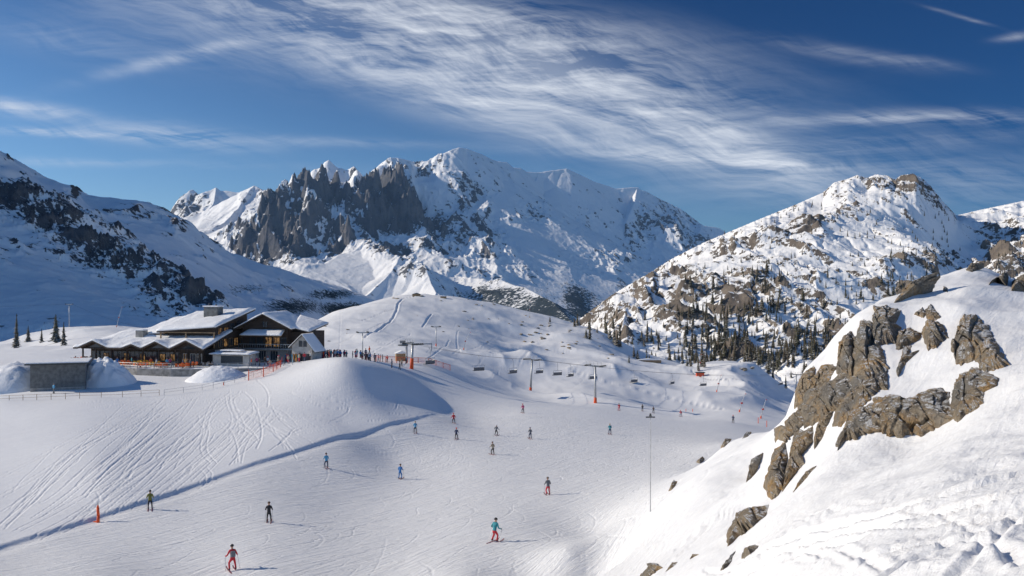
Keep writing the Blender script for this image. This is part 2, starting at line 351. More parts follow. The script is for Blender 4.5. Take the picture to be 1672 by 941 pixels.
for _ in range(1):
    rel[1:-1, 1:-1] = (rel[1:-1, 1:-1] * 4 + rel[:-2, 1:-1] + rel[2:, 1:-1] + rel[1:-1, :-2] + rel[1:-1, 2:]) / 8
# worn paths on the far round hill
FX0, FY0, FC = -170.0, 214.0, 0.3
farr = np.zeros((1100, 1200), np.float32)
def far_stamp(pts, wdt, dep, berm=.3):
    global rel, RX0, RY0, RX1, RY1, RC
    keep = (rel, RX0, RY0, RC); rel, RX0, RY0, RC = farr, FX0, FY0, FC
    pts = [h for h in (ground_hit(q[0], q[1], 225, 600) for q in pts) if h]; stamp(pts, wdt, dep, berm, world=True); rel, RX0, RY0, RC = keep
for p, a, d_ in [([(676,484),(653,489),(650,500),(646,515),(631,530),(598,550)], 1.0, .4), ([(648,504),(620,513),(593,523)], .7, .25), ([(706,513),(698,524),(690,534)], .7, .3), ([(596,548),(620,560),(660,566),(705,573)], .55, .14), ([(640,520),(580,548),(530,566)], .6, .18),
     ([(672,545),(640,560),(610,575)], .55, .14), ([(735,556),(720,570),(700,585)], .55, .14), ([(750,540),(745,556),(752,575)], .55, .14), ([(800,560),(770,570),(740,578)], .55, .14), ([(1130,606),(1180,622),(1240,634),(1300,648)], 1.0, .45), ([(930,600),(980,622),(1040,634),(1120,655),(1180,668)], 1.0, .3), ([(850,590),(920,584),(975,590),(1000,600)], .7, .2)]: far_stamp(p, a, d_)
rq = random.Random(3)
for k in range(60):
    px = rq.uniform(540, 1200); py = rq.uniform(500, 640); a = rq.uniform(.3, 1.3) * rq.choice([-1, 1]); L = rq.uniform(15, 50)
    far_stamp([(px, py), (px + L * .5 * math.cos(a) + rq.uniform(-3, 3), py - L * .25 * abs(math.sin(a))), (px + L * math.cos(a), py - L * .5 * abs(math.sin(a)))], .42, .07)
# churned tracks on the bank near the camera
NX0, NY0, NC = 0.0, 5.0, 0.035
near = np.zeros((1000, 900), np.float32)
def near_stamp(pts, wdt, dep):
    global rel, RX0, RY0, RC
    keep = (rel, RX0, RY0, RC); rel, RX0, RY0, RC = near, NX0, NY0, NC
    stamp(pts, wdt, dep, .55); rel, RX0, RY0, RC = keep
NT_ = [([(1240,900),(1330,868),(1430,846),(1540,820),(1690,772)], .22, .11), ([(1200,941),(1330,885),(1450,860),(1560,838),(1700,800)], .2, .10),
 ([(1290,910),(1400,880),(1500,865),(1620,850),(1700,840)], .16, .08), ([(1380,941),(1450,900),(1560,880),(1620,885),(1690,920)], .2, .09),
 ([(1450,941),(1520,905),(1600,870),(1700,850)], .22, .10), ([(1300,850),(1400,830),(1520,800),(1700,735)], .1, .06), ([(1560,941),(1600,900),(1640,860),(1690,830)], .15, .09),
 ([(1490,830),(1560,850),(1620,880),(1672,925)], .09, .06), ([(1150,930),(1260,900),(1350,905),(1450,930)], .13, .07), ([(1100,900),(1160,850),(1180,830),(1200,800)], .14, .10), ([(1060,880),(1130,860),(1200,835),(1240,830)], .12, .06),
 ([(1110,905),(1150,868),(1165,845),(1160,835),(1135,830)], .2, .08)]
for p, a, b_ in NT_: near_stamp(p, a, b_)
for k in range(60):
    px = rnd.uniform(1180, 1690); py = rnd.uniform(830, 941) - (px - 1180) * .06; a = rnd.uniform(-.5, .1); L = rnd.uniform(20, 90)
    near_stamp([(px, py), (px + L * .5, py + L * .5 * math.sin(a) + rnd.uniform(-3, 3)), (px + L, py + L * math.sin(a))], rnd.uniform(.05, .12), rnd.uniform(.02, .05))
for k in range(4):    # boot prints in wandering lines
    px = rnd.uniform(1230, 1560); py = rnd.uniform(840, 935); a = rnd.uniform(-.45, .0)
    for i in range(22):
        px += 15 * math.cos(a) + rnd.uniform(-2, 2); py += 15 * math.sin(a) + rnd.uniform(-1.5, 1.5); a += rnd.uniform(-.12, .12)
        if 1180 < px < 1690 and 790 < py < 941: near_stamp([(px, py), (px + 5, py - 1.5 + (i % 2) * 3)], .09, .045)
for _ in range(2): near[1:-1, 1:-1] = (near[1:-1, 1:-1] * 2 + near[:-2, 1:-1] + near[2:, 1:-1] + near[1:-1, :-2] + near[1:-1, 2:]) / 6
def sample(m_, x, y, x0, y0, c):
    u = (x - x0) / c; v = (y - y0) / c; ok = (u > 0) & (v > 0) & (u < m_.shape[1] - 2) & (v < m_.shape[0] - 2)
    u = np.clip(u, 0, m_.shape[1] - 2.01); v = np.clip(v, 0, m_.shape[0] - 2.01); i = u.astype(int); j = v.astype(int); a = u - i; b_ = v - j
    return np.where(ok, (m_[j, i] * (1 - a) + m_[j, i + 1] * a) * (1 - b_) + (m_[j + 1, i] * (1 - a) + m_[j + 1, i + 1] * a) * b_, 0)
def edge_step(x, y):
    """signed distance to the border of the run: + on the flank side (left)"""
    xe = np.interp(y, ey, ex, left=-1e3, right=1e3); s = xe - x; on = sstep(y, ey[0] - 5, ey[0]) * (1 - sstep(y, 150, 172))
    t = np.clip(1 - np.abs(s - 1.2) / 2.2, 0, 1) * 0
    prof = .24 * (sstep(s, 0.0, .8) * (1 - sstep(s, 3.0, 14.0))) - .10 * np.exp(-((s + .5) / .7) ** 2)
    return on * prof * (1 - .5 * sstep(y, 120, 170))
def ground(x, y):
    x = np.asarray(x, float); y = np.asarray(y, float)
    z = groundbase(x, y) + edge_step(x, y)
    d = np.hypot(x, y); px = x / np.maximum(y, 1) * F + CX
    bank = sstep(px, 1060, 1260) * (1 - sstep(d, 34, 50))
    churn = bank * sstep(d, 0, 5) * (1 - sstep(d, 15, 24))
    z = z + bank * fbm(x, y, 1.1, 4, .6, 31) * .07 + churn * (np.abs(fbm(x, y, .8, 4, .6, 44)) * .05) + sample(farr, x, y, FX0, FY0, FC)
    return z + sample(rel, x, y, RX0, RY0, RC) * (1 - .8 * bank) + sample(near, x, y, NX0, NY0, NC)
def gz(x, y): return float(ground(np.array([float(x)]), np.array([float(y)]))[0])
Ds = np.concatenate([np.exp(np.linspace(math.log(2.2), math.log(60), 330, endpoint=False)), 1/np.linspace(1/60, 1/220, 430)[:-1], np.exp(np.linspace(math.log(220), math.log(800), 230))])
X, Y, P = polar(-420, 2320, 1900, Ds)
# denser columns inside the frame
pxs = np.concatenate([np.linspace(-420, -10, 110, endpoint=False), np.linspace(-10, 1682, 1480, endpoint=False), np.linspace(1682, 2320, 150)])
P, Y = np.meshgrid(pxs, Ds); X = (P - CX) / F * Y
Z = ground(X, Y)
M_ground = mat_ground()
pist = (1 - sstep(P, 1000, 1150) * (1 - sstep(Y, 70, 110))) * (1 - sstep(Y, 190, 260)) * sstep(edge[0][1] * 0 + X - np.interp(Y, ey, ex), -1.0, 1.0)
pist = np.where(Y > 172, (1 - sstep(Y, 190, 260)) * .5, pist) + .25
go = grid_mesh('snow_ground', X, Y, Z, M_ground, {'near': 1 - sstep(Y, 25, 60), 'piste': pist}); go['kind'] = 'structure'

# ------------------------------------------------------------------ valley floor: one sheet to the horizon, far below the ski area
a = np.linspace(-1, 1, 161); gx, gy = np.meshgrid(np.sign(a) * np.abs(a) ** 1.6 * 20000, np.sign(a) * np.abs(a) ** 1.6 * 20000)
gzv = -640 + fbm(gx, gy, 3000, 4, .5, 61) * 120
M_valley = mat_mountain('valley_snow', [(.12, .12, .13), (.2, .19, .18), (.08, .09, .09)], 1 / 400., bumpd=20)
vf = grid_mesh('valley_ground', gx, gy, gzv, M_valley, {'rock': gx * 0 + .1, 'forest': sstep(fbm(gx, gy, 2500, 4, .5, 63), -.1, .3) * .7}); vf['kind'] = 'structure'

def fit_skyline(h, X, Y, P, sky_, x0, x1, win):
    """raise or lower the summit ridge, metre by metre, to its surveyed height"""
    e = h / Y * F; top = e.max(0); px = P[0]; s = np.array(sky_, float); tgt = CY - np.interp(px, s[:, 0], s[:, 1])
    d = np.where((px > x0) & (px < x1), tgt - top, 0); k = np.ones(2 * win + 1) / (2 * win + 1); d = np.convolve(np.pad(d, win, mode='edge'), k, 'valid')
    e2 = e + d[None, :] * sstep(e - top[None, :], -60, -4)
    return e2 * Y / F
# ------------------------------------------------------------------ hillside on the right, with crags
Bp = [(900,600,900),(940,526,900),(1000,481,950),(1060,446,1000),(1100,421,1050),(1150,396,1080),(1190,379,1100),(1250,354,1150),(1300,334,1200),(1345,314,1240),(1362,298,1255),(1382,293,1270),(1400,286,1270),(1415,291,1275),(1430,285,1280),(1450,287,1285),(1461,294,1282),(1472,286,1280),(1492,284,1275),(1506,292,1272),(1520,304,1265),(1540,330,1240),(1562,352,1320),(1600,343,1480),(1672,328,1600),(1800,312,1650),(2200,280,1700),
 (1345,330,1210),(1450,312,1225),(1520,345,1190),
 (940,580,780),(1000,560,740),(1060,500,850),(1100,520,780),(1150,450,930),(1200,480,850),(1250,400,1000),(1300,430,920),(1350,360,1100),(1400,400,1000),(1450,350,1120),(1200,560,720),(1300,520,790),(1300,600,660),(1400,480,860),(1420,540,780),(1500,440,930),(1500,390,1050),(1540,400,1150),(1560,430,1080),(1600,390,1250),(1600,450,1000),(1650,400,1150),(1672,470,900),(1400,600,690),(1500,520,800),
 (1000,620,680),(1100,640,600),(1300,680,560),(1500,640,640),(1672,600,700),(1900,560,650),(1900,430,1000),(2200,400,1000),(2200,560,650),
 (900,640,1100),(1000,570,1150),(1100,510,1300),(1200,460,1400),(1300,440,1500),(1430,400,1550),(1560,400,1700),(1672,400,1900),(2000,380,2000),(850,700,900),(850,700,700),(1300,560,1900),(1000,680,1500)]
tpsB = TPS(Bp, .002, 100, .12)
def crag_mask(px, py, blobs, n):
    m_ = 0
    for (cx_, cy_, rx, ry, wt) in blobs: m_ = np.maximum(m_, wt * np.exp(-(((px - cx_) / rx) ** 2 + ((py - cy_) / ry) ** 2)))
    return m_
B_rock = [(1440,300,100,14,.62),(1520,325,26,34,.58),(1372,308,20,14,.7),(1300,372,70,30,.75),(1200,400,60,28,.6),(1100,470,90,50,.75),(1000,520,60,40,.8),(1180,520,120,60,.8),(1250,470,90,40,.6),(1330,500,60,60,.55),(1330,430,60,40,.55),(1440,420,90,45,.5),(1470,490,90,60,.55),(1530,440,50,60,.5),(1640,430,60,60,.85),(1650,380,40,30,.6),(1240,560,110,50,.8),(1380,560,80,50,.65),(1400,340,80,20,.4),(1450,360,60,30,.5)]
def hillB(x, y, full=True):
    z = tpsB(x, y); px = x / y * F + CX; py = CY - z / y * F
    cm = crag_mask(px, py, B_rock, 0)
    wx = x + 25 * fbm(x, y, 120, 3, .5, 71); wy = y + 25 * fbm(x, y, 120, 3, .5, 72)
    ca, sa = math.cos(.6), math.sin(.6); u = wx * ca + wy * sa; v = -wx * sa + wy * ca      # ribs run down the slope
    rg = ridged(u, v * .5, 70, 6, .55, 73)
    w1, w2, cid = worley(u + 8 * fbm(x, y, 30, 3, .5, 79), v * .6, 20, 80)
    z = z + (rg - .45) * 26 * (.35 + cm) + cm * (cid - .4) * 7 + cm * (sstep(w2 - w1, 0, .3) - .7) * 5 + fbm(x, y, 40, 5, .55, 75) * 5
    if not full: return z
    rock = cm * .44 + (rg - .5) * .6 + (cid - .5) * .45 + .02 + fbm(x, y, 14, 3, .5, 77) * .5
    return z, rock, cm
Ds = np.exp(np.linspace(math.log(520), math.log(2000), 760)); pxs = np.concatenate([np.linspace(820, 1690, 900, endpoint=False), np.linspace(1690, 2300, 140)])
P, Y = np.meshgrid(pxs, Ds); X = (P - CX) / F * Y; Z, rock, cm = hillB(X, Y); Z = fit_skyline(Z, X, Y, P, [(q[0], q[1]) for q in Bp[1:26]], 945, 1690, 2)
gy_, gx_ = np.gradient(Z); sl_y = gy_ / np.gradient(Y, axis=0); steep = np.hypot(sl_y, gx_ / np.gradient(X, axis=1))
rock = rock + (steep - .75) * .35
M_hillB = mat_mountain('crag_and_snow', [(.13, .11, .095), (.22, .185, .15), (.075, .07, .066)], 1 / 4.5, bumpd=1.1, fine=1.7)
ob = grid_mesh('mountain_hillside', X, Y, Z, M_hillB, {'rock': rock, 'forest': rock * 0}); ob['kind'] = 'structure'

# ------------------------------------------------------------------ shaded mountains on the left
L1 = [(-900,-150,1150),(-900,-260,780),(-900,-300,620),(-900,-100,520),(-600,80,560),(-600,0,780),(-500,60,1080),(-250,170,1020),(-100,240,1000),(0,294,1000),(60,306,1020),(110,326,1040),(150,352,1040),(200,382,1000),(260,428,950),(320,466,900),(365,497,850),(420,540,820),(480,580,800),
 (0,360,860),(100,400,860),(160,440,840),(220,470,800),(300,510,760),(0,430,720),(100,465,700),(200,500,680),(0,500,600),(100,520,560),(200,532,540),(300,545,560),(400,570,600),(0,565,480),(200,575,440),(400,600,440),(-400,300,760),(-400,430,600),(-400,560,460),(-250,380,720),
 (-900,0,1700),(-400,200,1500),(0,380,1350),(150,430,1350),(300,500,1250),(420,600,1200),(600,700,1000),(600,660,600)]
L2 = [(-1400,-420,2000),(-1400,-500,1600),(-1400,-600,1300),(-1400,-560,2400),(-1400,-560,2900),(-1000,-250,1500),(-1000,-250,2500),(-900,-150,1900),(-500,40,1800),(-200,150,1750),(-80,215,1720),(0,254,1700),(16,266,1710),(31,274,1720),(45,280,1740),(60,292,1750),(99,302,1800),(116,309,1820),(133,329,1850),(170,342,1900),(200,342,1950),(228,334,2000),(263,345,2020),(296,361,2060),(329,379,2120),(356,399,2180),(380,422,2230),(420,435,2300),(448,446,2350),(509,470,2450),(579,495,2600),(640,520,2700),(700,560,2800),
 (0,330,1450),(100,360,1500),(200,390,1600),(300,430,1700),(400,480,1800),(500,510,1900),(0,480,1150),(200,480,1250),(350,520,1350),(550,560,1500),(-500,300,1300),(-900,480,1000),
 (-1400,-300,3200),(-500,150,3000),(0,330,2600),(230,420,3000),(430,500,3300),(620,600,3600),(700,700,2400),(700,700,1500)]
def shaded(name, pts, d0, d1, px0, px1, blobs, amp, seed, mat, nr, nc, forest=None, tilt=-.5):
    tp = TPS(pts, .002, 100, .13); Y_ = np.exp(np.linspace(math.log(d0), math.log(d1), nr)); pv = np.concatenate([np.linspace(px0, -10, 160, endpoint=False), np.linspace(-10, px1, nc)])
    P, Y = np.meshgrid(pv, Y_); X = (P - CX) / F * Y; z = tp(X, Y); py = CY - z / Y * F
    cm = crag_mask(P, py, blobs, 0); c, s_ = math.cos(tilt), math.sin(tilt); u = X * c + Y * s_; v = -X * s_ + Y * c; sc_ = d0 / 8
    u = u + sc_ * .25 * fbm(X, Y, sc_, 3, .5, seed); rg = ridged(u, v * .6, sc_, 6, .55, seed + 3); w1, w2, cid = worley(u, v * .5, sc_ * .32, seed + 5)
    z = z + (rg - .45) * amp * (.12 + cm) + cm * (cid - .4) * amp * .45 + fbm(X, Y, sc_ * .6, 5, .5, seed + 7) * amp * .12
    rock = cm * .98 + (rg - .5) * .55 + (cid - .5) * .4 - .10 + fbm(X, Y, sc_ * .14, 3, .5, seed + 9) * .5
    fo = rock * 0
    if forest: fo = crag_mask(P, py, forest, 0)
    o = grid_mesh(name, X, Y, z, mat, {'rock': rock, 'forest': fo}); o['kind'] = 'structure'; return tp
M_left = mat_mountain('dark_crag_and_snow', [(.10, .105, .115), (.15, .15, .155), (.06, .06, .07)], 1 / 6., bumpd=3.0, fine=1.8)
M_left2 = mat_mountain('dark_crag_and_snow_far', [(.10, .09, .085), (.15, .13, .12), (.06, .06, .07)], 1 / 16., bumpd=6.0)
shaded('mountain_ridge', L1, 430, 1700, -900, 620, [(20,322,60,26,1.1),(60,345,50,24,1.0),(90,355,55,28,1.1),(130,385,50,30,1.1),(170,400,55,35,1.05),(210,430,50,28,.9),(260,460,50,26,.95),(150,420,50,20,.8),(320,478,50,16,1.0),(270,500,60,25,.6),(40,400,30,12,.6),(60,335,60,20,.8),(175,380,50,14,.8),(235,425,50,14,.8),(290,455,40,14,.8),(345,487,30,12,.9),(10,415,20,14,.5),(85,545,20,12,.6),(180,548,40,8,.6)], 26, 101, M_left, 420, 560)
shaded('mountain_ridge', L2, 1000, 3600, -1400, 720, [(5,262,30,8,.5),(40,285,30,6,.5),(122,315,12,12,.9),(250,350,60,14,.7),(290,372,40,16,.55),(340,400,40,22,.5),(180,345,30,10,.5),(450,470,70,20,.35)], 40, 131, M_left2, 420, 620,
       forest=[(560,505,60,16,.7),(480,500,70,18,.62),(400,470,60,14,.45),(540,480,60,12,.6),(300,420,60,16,.3)])

# ------------------------------------------------------------------ the great massif
def ridge(h, X, Y, pts, sl, sr, L, lin=.6):
    """pts [(px,py,D)] ridge line; slopes of the left and right flank seen from the camera"""
    w_ = np.array([W(*q) for q in pts]); best = h
    for a_, b_ in zip(w_[:-1], w_[1:]):
        ab = b_[:2] - a_[:2]; t = np.clip(((X - a_[0]) * ab[0] + (Y - a_[1]) * ab[1]) / (ab @ ab), 0, 1)
        dxx = X - (a_[0] + ab[0] * t); dyy = Y - (a_[1] + ab[1] * t); d = np.hypot(dxx, dyy)
        ang = sstep(-(dxx * SUN_DIR.x * -1 + dyy * 0) / (d + 1e-6), -.6, .6)      # 1 on the left flank
        s_ = sr + (sl - sr) * ang; zz = a_[2] + (b_[2] - a_[2]) * t - s_ * (lin * d + (1 - lin) * L * (1 - np.exp(-d / L)))
        best = np.maximum(best, zz)
    return best
sk1 = [(353,306,12500),(369,312,12500)]
AIG = [(376,412),(395,385),(420,345),(440,318),(450,311),(458,300),(466,289.5),(472,298),(479,281),(485,288),(492,280),(499,273.5),(507,281),(514,276),(520,269),(527,282),(545,292),(552,284),(560,288),(566,281),(571,284),(578.5,271),(587,281),(595,290),(604,300),(612,312)]
MB = [(590,292),(601,284),(617,271),(635,257.6),(646,258),(659,260),(678,264.6),(697,263),(703,260),(716,251),(724,251),(738.5,244),(749.6,241),(764,244),(786,252),(800,259),(812,264),(827.5,265),(838,274),(850,275),(860,281),(877,282),(904,278.5),(924.5,275.5),(945,284.6),(969,296.5),(992.5,304),(1006,309),(1018,307),(1042,306),(1047,311),(1054,312),(1081,327),(1111.5,341),(1128.6,354),(1149,369),(1173,372),(1186,380),(1230,400),(1300,440)]
dA = lambda px: 8400 + (px - 450) * 4.5
dM = lambda px: 9600 + (px - 600) * 7.0
Ds = np.exp(np.linspace(math.log(5600), math.log(15500), 760)); P, Y = np.meshgrid(np.concatenate([np.linspace(-60, 330, 160, endpoint=False), np.linspace(330, 1320, 1000)]), Ds); X = (P - CX) / F * Y
wx = X + fbm(X, Y, 900, 4, .5, 201) * 150; wy = Y + fbm(X, Y, 900, 4, .5, 202) * 150
rg = ridged(wx * .92 + wy * .38, (-wx * .38 + wy * .92) * .5, 620, 7, .56, 203); rg2 = ridged(X, Y * .6, 260, 5, .55, 209)
amp = crag_mask(P, 0 * P, [(0, 0, 1e9, 1e9, .0)], 0)
def build(rl): 
    h = np.full(X.shape, -700.0)
    for r_ in rl: h = ridge(h, X, Y, *r_)
    return h
h_rock = build([
 ([(a_, b_, dA(a_)) for a_, b_ in AIG], 1.1, 1.25, 1500),
 ([(499,274,8620),(505,320,8250),(492,370,7900),(470,410,7500),(452,440,7250)], .9, 1.1, 1300),
 ([(479,281,8530),(470,330,8200),(440,380,7900),(420,420,7500)], .9, 1.0, 1300),
 ([(578,271,8980),(575,320,8600),(560,350,8300),(545,385,7900),(520,415,7500)], .9, 1.1, 1300),
 ([(545,292,8830),(540,335,8500),(528,360,8200)], .9, 1.1, 1300),
 ([(604,300,9100),(620,340,8800),(640,370,8500),(665,398,8150)], .8, 1.0, 1400),
 ([(635,258,9845),(650,300,9100),(690,350,9000),(715,385,8600)], .7, .95, 1500),
 ([(716,251,10412),(722,290,10050),(750,330,9600),(775,372,9050)], .6, .9, 1500),
 ([(738,262,10566),(770,310,10050),(800,350,9500),(822,392,9000)], .6, .9, 1500),
])
h_snow = build([
 ([(a_, b_, dM(a_)) for a_, b_ in MB], .5, .92, 2500, .8),
 ([(505,285,10600),(520,276,10600),(528,266,10600),(537,261.5,10600),(547,271,10600),(562,272,10600),(575,285,10600)], .7, .7, 1500),
 ([(925,277,11880),(914,300,11500),(908,322,11100),(922,352,10750)], .36, .9, 1400),
 ([(880,282,11560),(872,305,11150),(862,330,10850)], .32, .8, 1400),
 ([(812,264,11090),(822,285,10800),(845,322,10450)], .35, .7, 2000),
 ([(1040,307,12680),(1036,330,12050),(1022,358,11450),(1024,388,11000),(1042,412,10700),(1082,414,10600),(1098,440,10200)], .85, .66, 1500),
 ([(1186,381,13700),(1150,400,12900),(1110,420,12200)], .7, .6, 1500),
 # sunlit lower spur
 ([(585,362,8350),(603,387,8050),(628,391,7850),(662,405,7550),(688,424,7250),(700,450,6950),(712,480,6600),(700,500,6300)], .62, .85, 2000),
 ([(603,387,8050),(570,412,7750),(540,440,7350),(520,465,7000)], .5, .75, 1200),
 ([(662,405,7550),(640,440,7150),(600,480,6750)], .5, .75, 1100),
 # left peaks, sunlit flanks
 ([(262,362,12600),(275,350,12500),(290,325,12500),(305,314,12500),(315,309,12500),(322,318,12500),(335,313,12500),(342,312,12500),(353,306,12500),(360,312,12500),(369,312,12500),(388,315,12500),(400,325,12400)], .6, .95, 1500),
 ([(305,314,12500),(308,335,12000),(300,355,11500)], .6, .9, 1200),([(353,306,12500),(350,330,12000),(335,350,11500),(320,365,11000)], .6, .9, 1200),
 ([(393,318,10600),(415,303.5,10500),(432,311,10400),(440,306,10350),(452,312,10300)], .7, .9, 1800),
 ([(415,303.5,10500),(395,335,10000),(375,355,9500),(350,372,9000)], .5, .75, 1800),([(440,306,10350),(420,345,9600),(400,375,9000),(390,400,8500)], .5, .8, 1600),
 # small peaks above the left saddle
 ([(118,330,7200),(130,320,7200),(140,309,7200),(150,315,7150),(157,323,7100),(168,320,7050),(184,324,7000),(211,327,7000),(221,335,7000),(240,350,6900)], .6, .9, 900),
 ([(140,309,7200),(132,330,6900)], .6, .9, 700), ([(168,320,7050),(160,340,6700)], .6, .9, 700),
 # forested foot above the gorge
 ([(720,440,7800),(800,455,7400),(860,470,6900),(905,495,6400),(940,530,5900)], .5, .6, 1800),([(980,420,9800),(960,450,9000),(930,485,8200),(900,520,7400)], .5, .7, 2000),
])
rk = sstep(h_rock - h_snow, -60, 120); h = np.maximum(h_rock, h_snow)
crest = np.exp(-np.maximum(0, build([([(a_, b_, dM(a_)) for a_, b_ in MB], .3, .3, 9e3)]) - h) / 60.0)
py = CY - h / Y * F
mid = crag_mask(P, py, [(1100,360,60,40,.55),(1050,370,30,40,.6),(1140,400,50,30,.55),(870,345,30,20,.5),(790,440,120,20,.3),(768,320,26,36,.5),(690,275,30,15,.5),(300,335,40,20,.7),(560,385,40,20,.5),(640,400,40,16,.85),(600,375,20,20,.8),(440,350,30,40,.4),(170,330,60,14,.6),(960,360,60,30,.2),(1000,420,80,30,.3),(670,425,30,25,.45),(450,360,40,45,.7),(440,410,50,25,.55),(500,385,40,28,.6),(625,325,26,40,.9),(420,425,40,20,.5),(800,405,40,20,.6),(730,400,60,16,.55),(665,345,36,34,.8),(712,362,44,30,.8),(775,375,50,26,.7),(742,300,16,26,.25),(560,300,60,20,.5)], 0)
calm = sstep(P, 790, 860); low_ = crag_mask(P, py, [(560,440,120,50,1.0),(330,350,80,50,.5)], 0)
k_amp = (.16 + .9 * rk + .75 * mid) * (1 - .62 * calm * (1 - .7 * mid)) * (1 - .5 * low_)
h = h + (rg - .42) * 330 * k_amp + (rg2 - .42) * 150 * k_amp * (.3 + .8 * np.maximum(rk, mid)) + (ridged(X + 900, Y * .7, 110, 4, .55, 219) - .42) * 55 * np.maximum(rk, mid)
h = h - (1 - rk) * 0
gyv, gxv = np.gradient(h); steep = np.hypot(gyv / np.gradient(Y, axis=0), gxv / np.gradient(X, axis=1))
SKY = sorted([(262,362),(275,350),(290,325),(305,314),(315,309),(322,318),(335,313),(342,312),(353,306),(360,312),(369,312),(388,315),(400,310),(415,303.5),(432,311),(440,306)] + [q for q in AIG if 449 < q[0] < 520] + [(520,276),(528,266),(537,261.5),(547,271),(553,275),(560,276),(566,279),(578.5,271),(587,281),(595,289)] + [q for q in MB if q[0] > 600 and q[0] < 1190])
h = fit_skyline(h, X, Y, P, SKY, 262, 1186, 2); py = CY - h / Y * F
coul = ridged(wx * .95 + wy * .3, (-wx * .3 + wy * .95) * .32, 330, 3, .5, 277)
h = h + (ridged(wx, wy * .4, 95, 4, .55, 281) - .42) * 40 * np.clip(rk * .8 + mid, 0, 1) + fbm(X, Y, 150, 4, .5, 283) * 7
rock = -.75 * sstep(coul, .52, .76) + .13 + rk * .20 + mid * 1.02 - crag_mask(P, py, [(548,350,24,13,.55),(600,345,16,12,.4),(690,305,18,20,.4),(520,330,14,12,.3)], 0) + (steep - .95) * .42 + (rg - .5) * .45 + (rg2 - .5) * .4 + .0 + fbm(X, Y, 130, 4, .6, 231) * .6
low = (sstep(-h, -230, 160) * .62 + .55 * (rg - .45) + .22 * fbm(X, Y, 260, 4, .6, 291)) * sstep(P, 640, 800)
M_massif = mat_mountain('granite_and_snow', [(.10, .105, .12), (.16, .15, .15), (.065, .072, .085)], 1 / 55., bumpd=26.0, forest=(.03, .04, .045), fine=2.0)
om = grid_mesh('mountain_massif', X, Y, h, M_massif, {'rock': rock, 'forest': low}); om['kind'] = 'structure'
# ------------------------------------------------------------------ building blocks for things
class MB:
    def __init__(s): s.v = []; s.f = []; s.m = []
    def add(s, vs, fs, mi=0, M=None):
        o = len(s.v); s.v += [tuple(M @ Vector(q)) if M is not None else tuple(q) for q in vs]; s.f += [tuple(i + o for i in f) for f in fs]; s.m += [mi] * len(fs)
    def box(s, x0, x1, y0, y1, z0, z1, mi=0, M=None):
        s.add([(x0,y0,z0),(x1,y0,z0),(x1,y1,z0),(x0,y1,z0),(x0,y0,z1),(x1,y0,z1),(x1,y1,z1),(x0,y1,z1)], [(0,3,2,1),(4,5,6,7),(0,1,5,4),(1,2,6,5),(2,3,7,6),(3,0,4,7)], mi, M)
    def tube(s, a, b, r0, r1=None, n=8, mi=0, M=None):
        r1 = r0 if r1 is None else r1; a = Vector(a); b = Vector(b); d = (b - a).normalized(); u = d.orthogonal().normalized(); w_ = d.cross(u); vs = []
        for p, r in ((a, r0), (b, r1)):
            for i in range(n): t = 2 * math.pi * i / n; vs.append(p + u * math.cos(t) * r + w_ * math.sin(t) * r)
        s.add(vs, [(i, (i + 1) % n, n + (i + 1) % n, n + i) for i in range(n)] + [tuple(range(n))[::-1], tuple(range(n, 2 * n))], mi, M)
    def path(s, pts, r, n=6, mi=0, M=None):
        for a, b in zip(pts[:-1], pts[1:]): s.tube(a, b, r, r, n, mi, M)
    def prism(s, poly, y0, y1, mi=0, M=None):            # polygon in x,z pushed along y
        n = len(poly); s.add([(x, y0, z) for x, z in poly] + [(x, y1, z) for x, z in poly], [tuple(range(n)), tuple(range(2 * n - 1, n - 1, -1))] + [((i + 1) % n, i, n + i, n + (i + 1) % n) for i in range(n)], mi, M)
    def build(s, name, mats, parent=None, smooth=False, bevel=0):
        me = bpy.data.meshes.new(name); me.from_pydata(s.v, [], s.f)
        for m_ in (mats if isinstance(mats, (list, tuple)) else [mats]): me.materials.append(m_)
        me.polygons.foreach_set('material_index', s.m); me.polygons.foreach_set('use_smooth', [smooth] * len(s.f)); me.update()
        o = bpy.data.objects.new(name, me); COL.objects.link(o); o.parent = parent
        if bevel: b = o.modifiers.new('bevel', 'BEVEL'); b.width = bevel; b.segments = 2; b.limit_method = 'ANGLE'
        return o
def tag(o, label, cat, group=None):
    if label: o['label'] = label
    if cat: o['category'] = cat
    if group: o['group'] = group
    return o
def empty(name, loc, rz=0):
    o = bpy.data.objects.new(name, None); COL.objects.link(o); o.location = loc; o.rotation_euler = (0, 0, rz); o.empty_display_size = .5; return o
def clone(o, parent=None, kids=None):
    c = o.copy(); COL.objects.link(c)
    if parent is not None: c.parent = parent
    for ch in list(o.children): clone(ch, c)
    return c
def at(px, py, D): return Vector(W(px, py, D))
def on(px, D):                                            # a spot on the snow in that direction at that distance
    x = (px - CX) / F * D; return Vector((x, D, gz(x, D)))

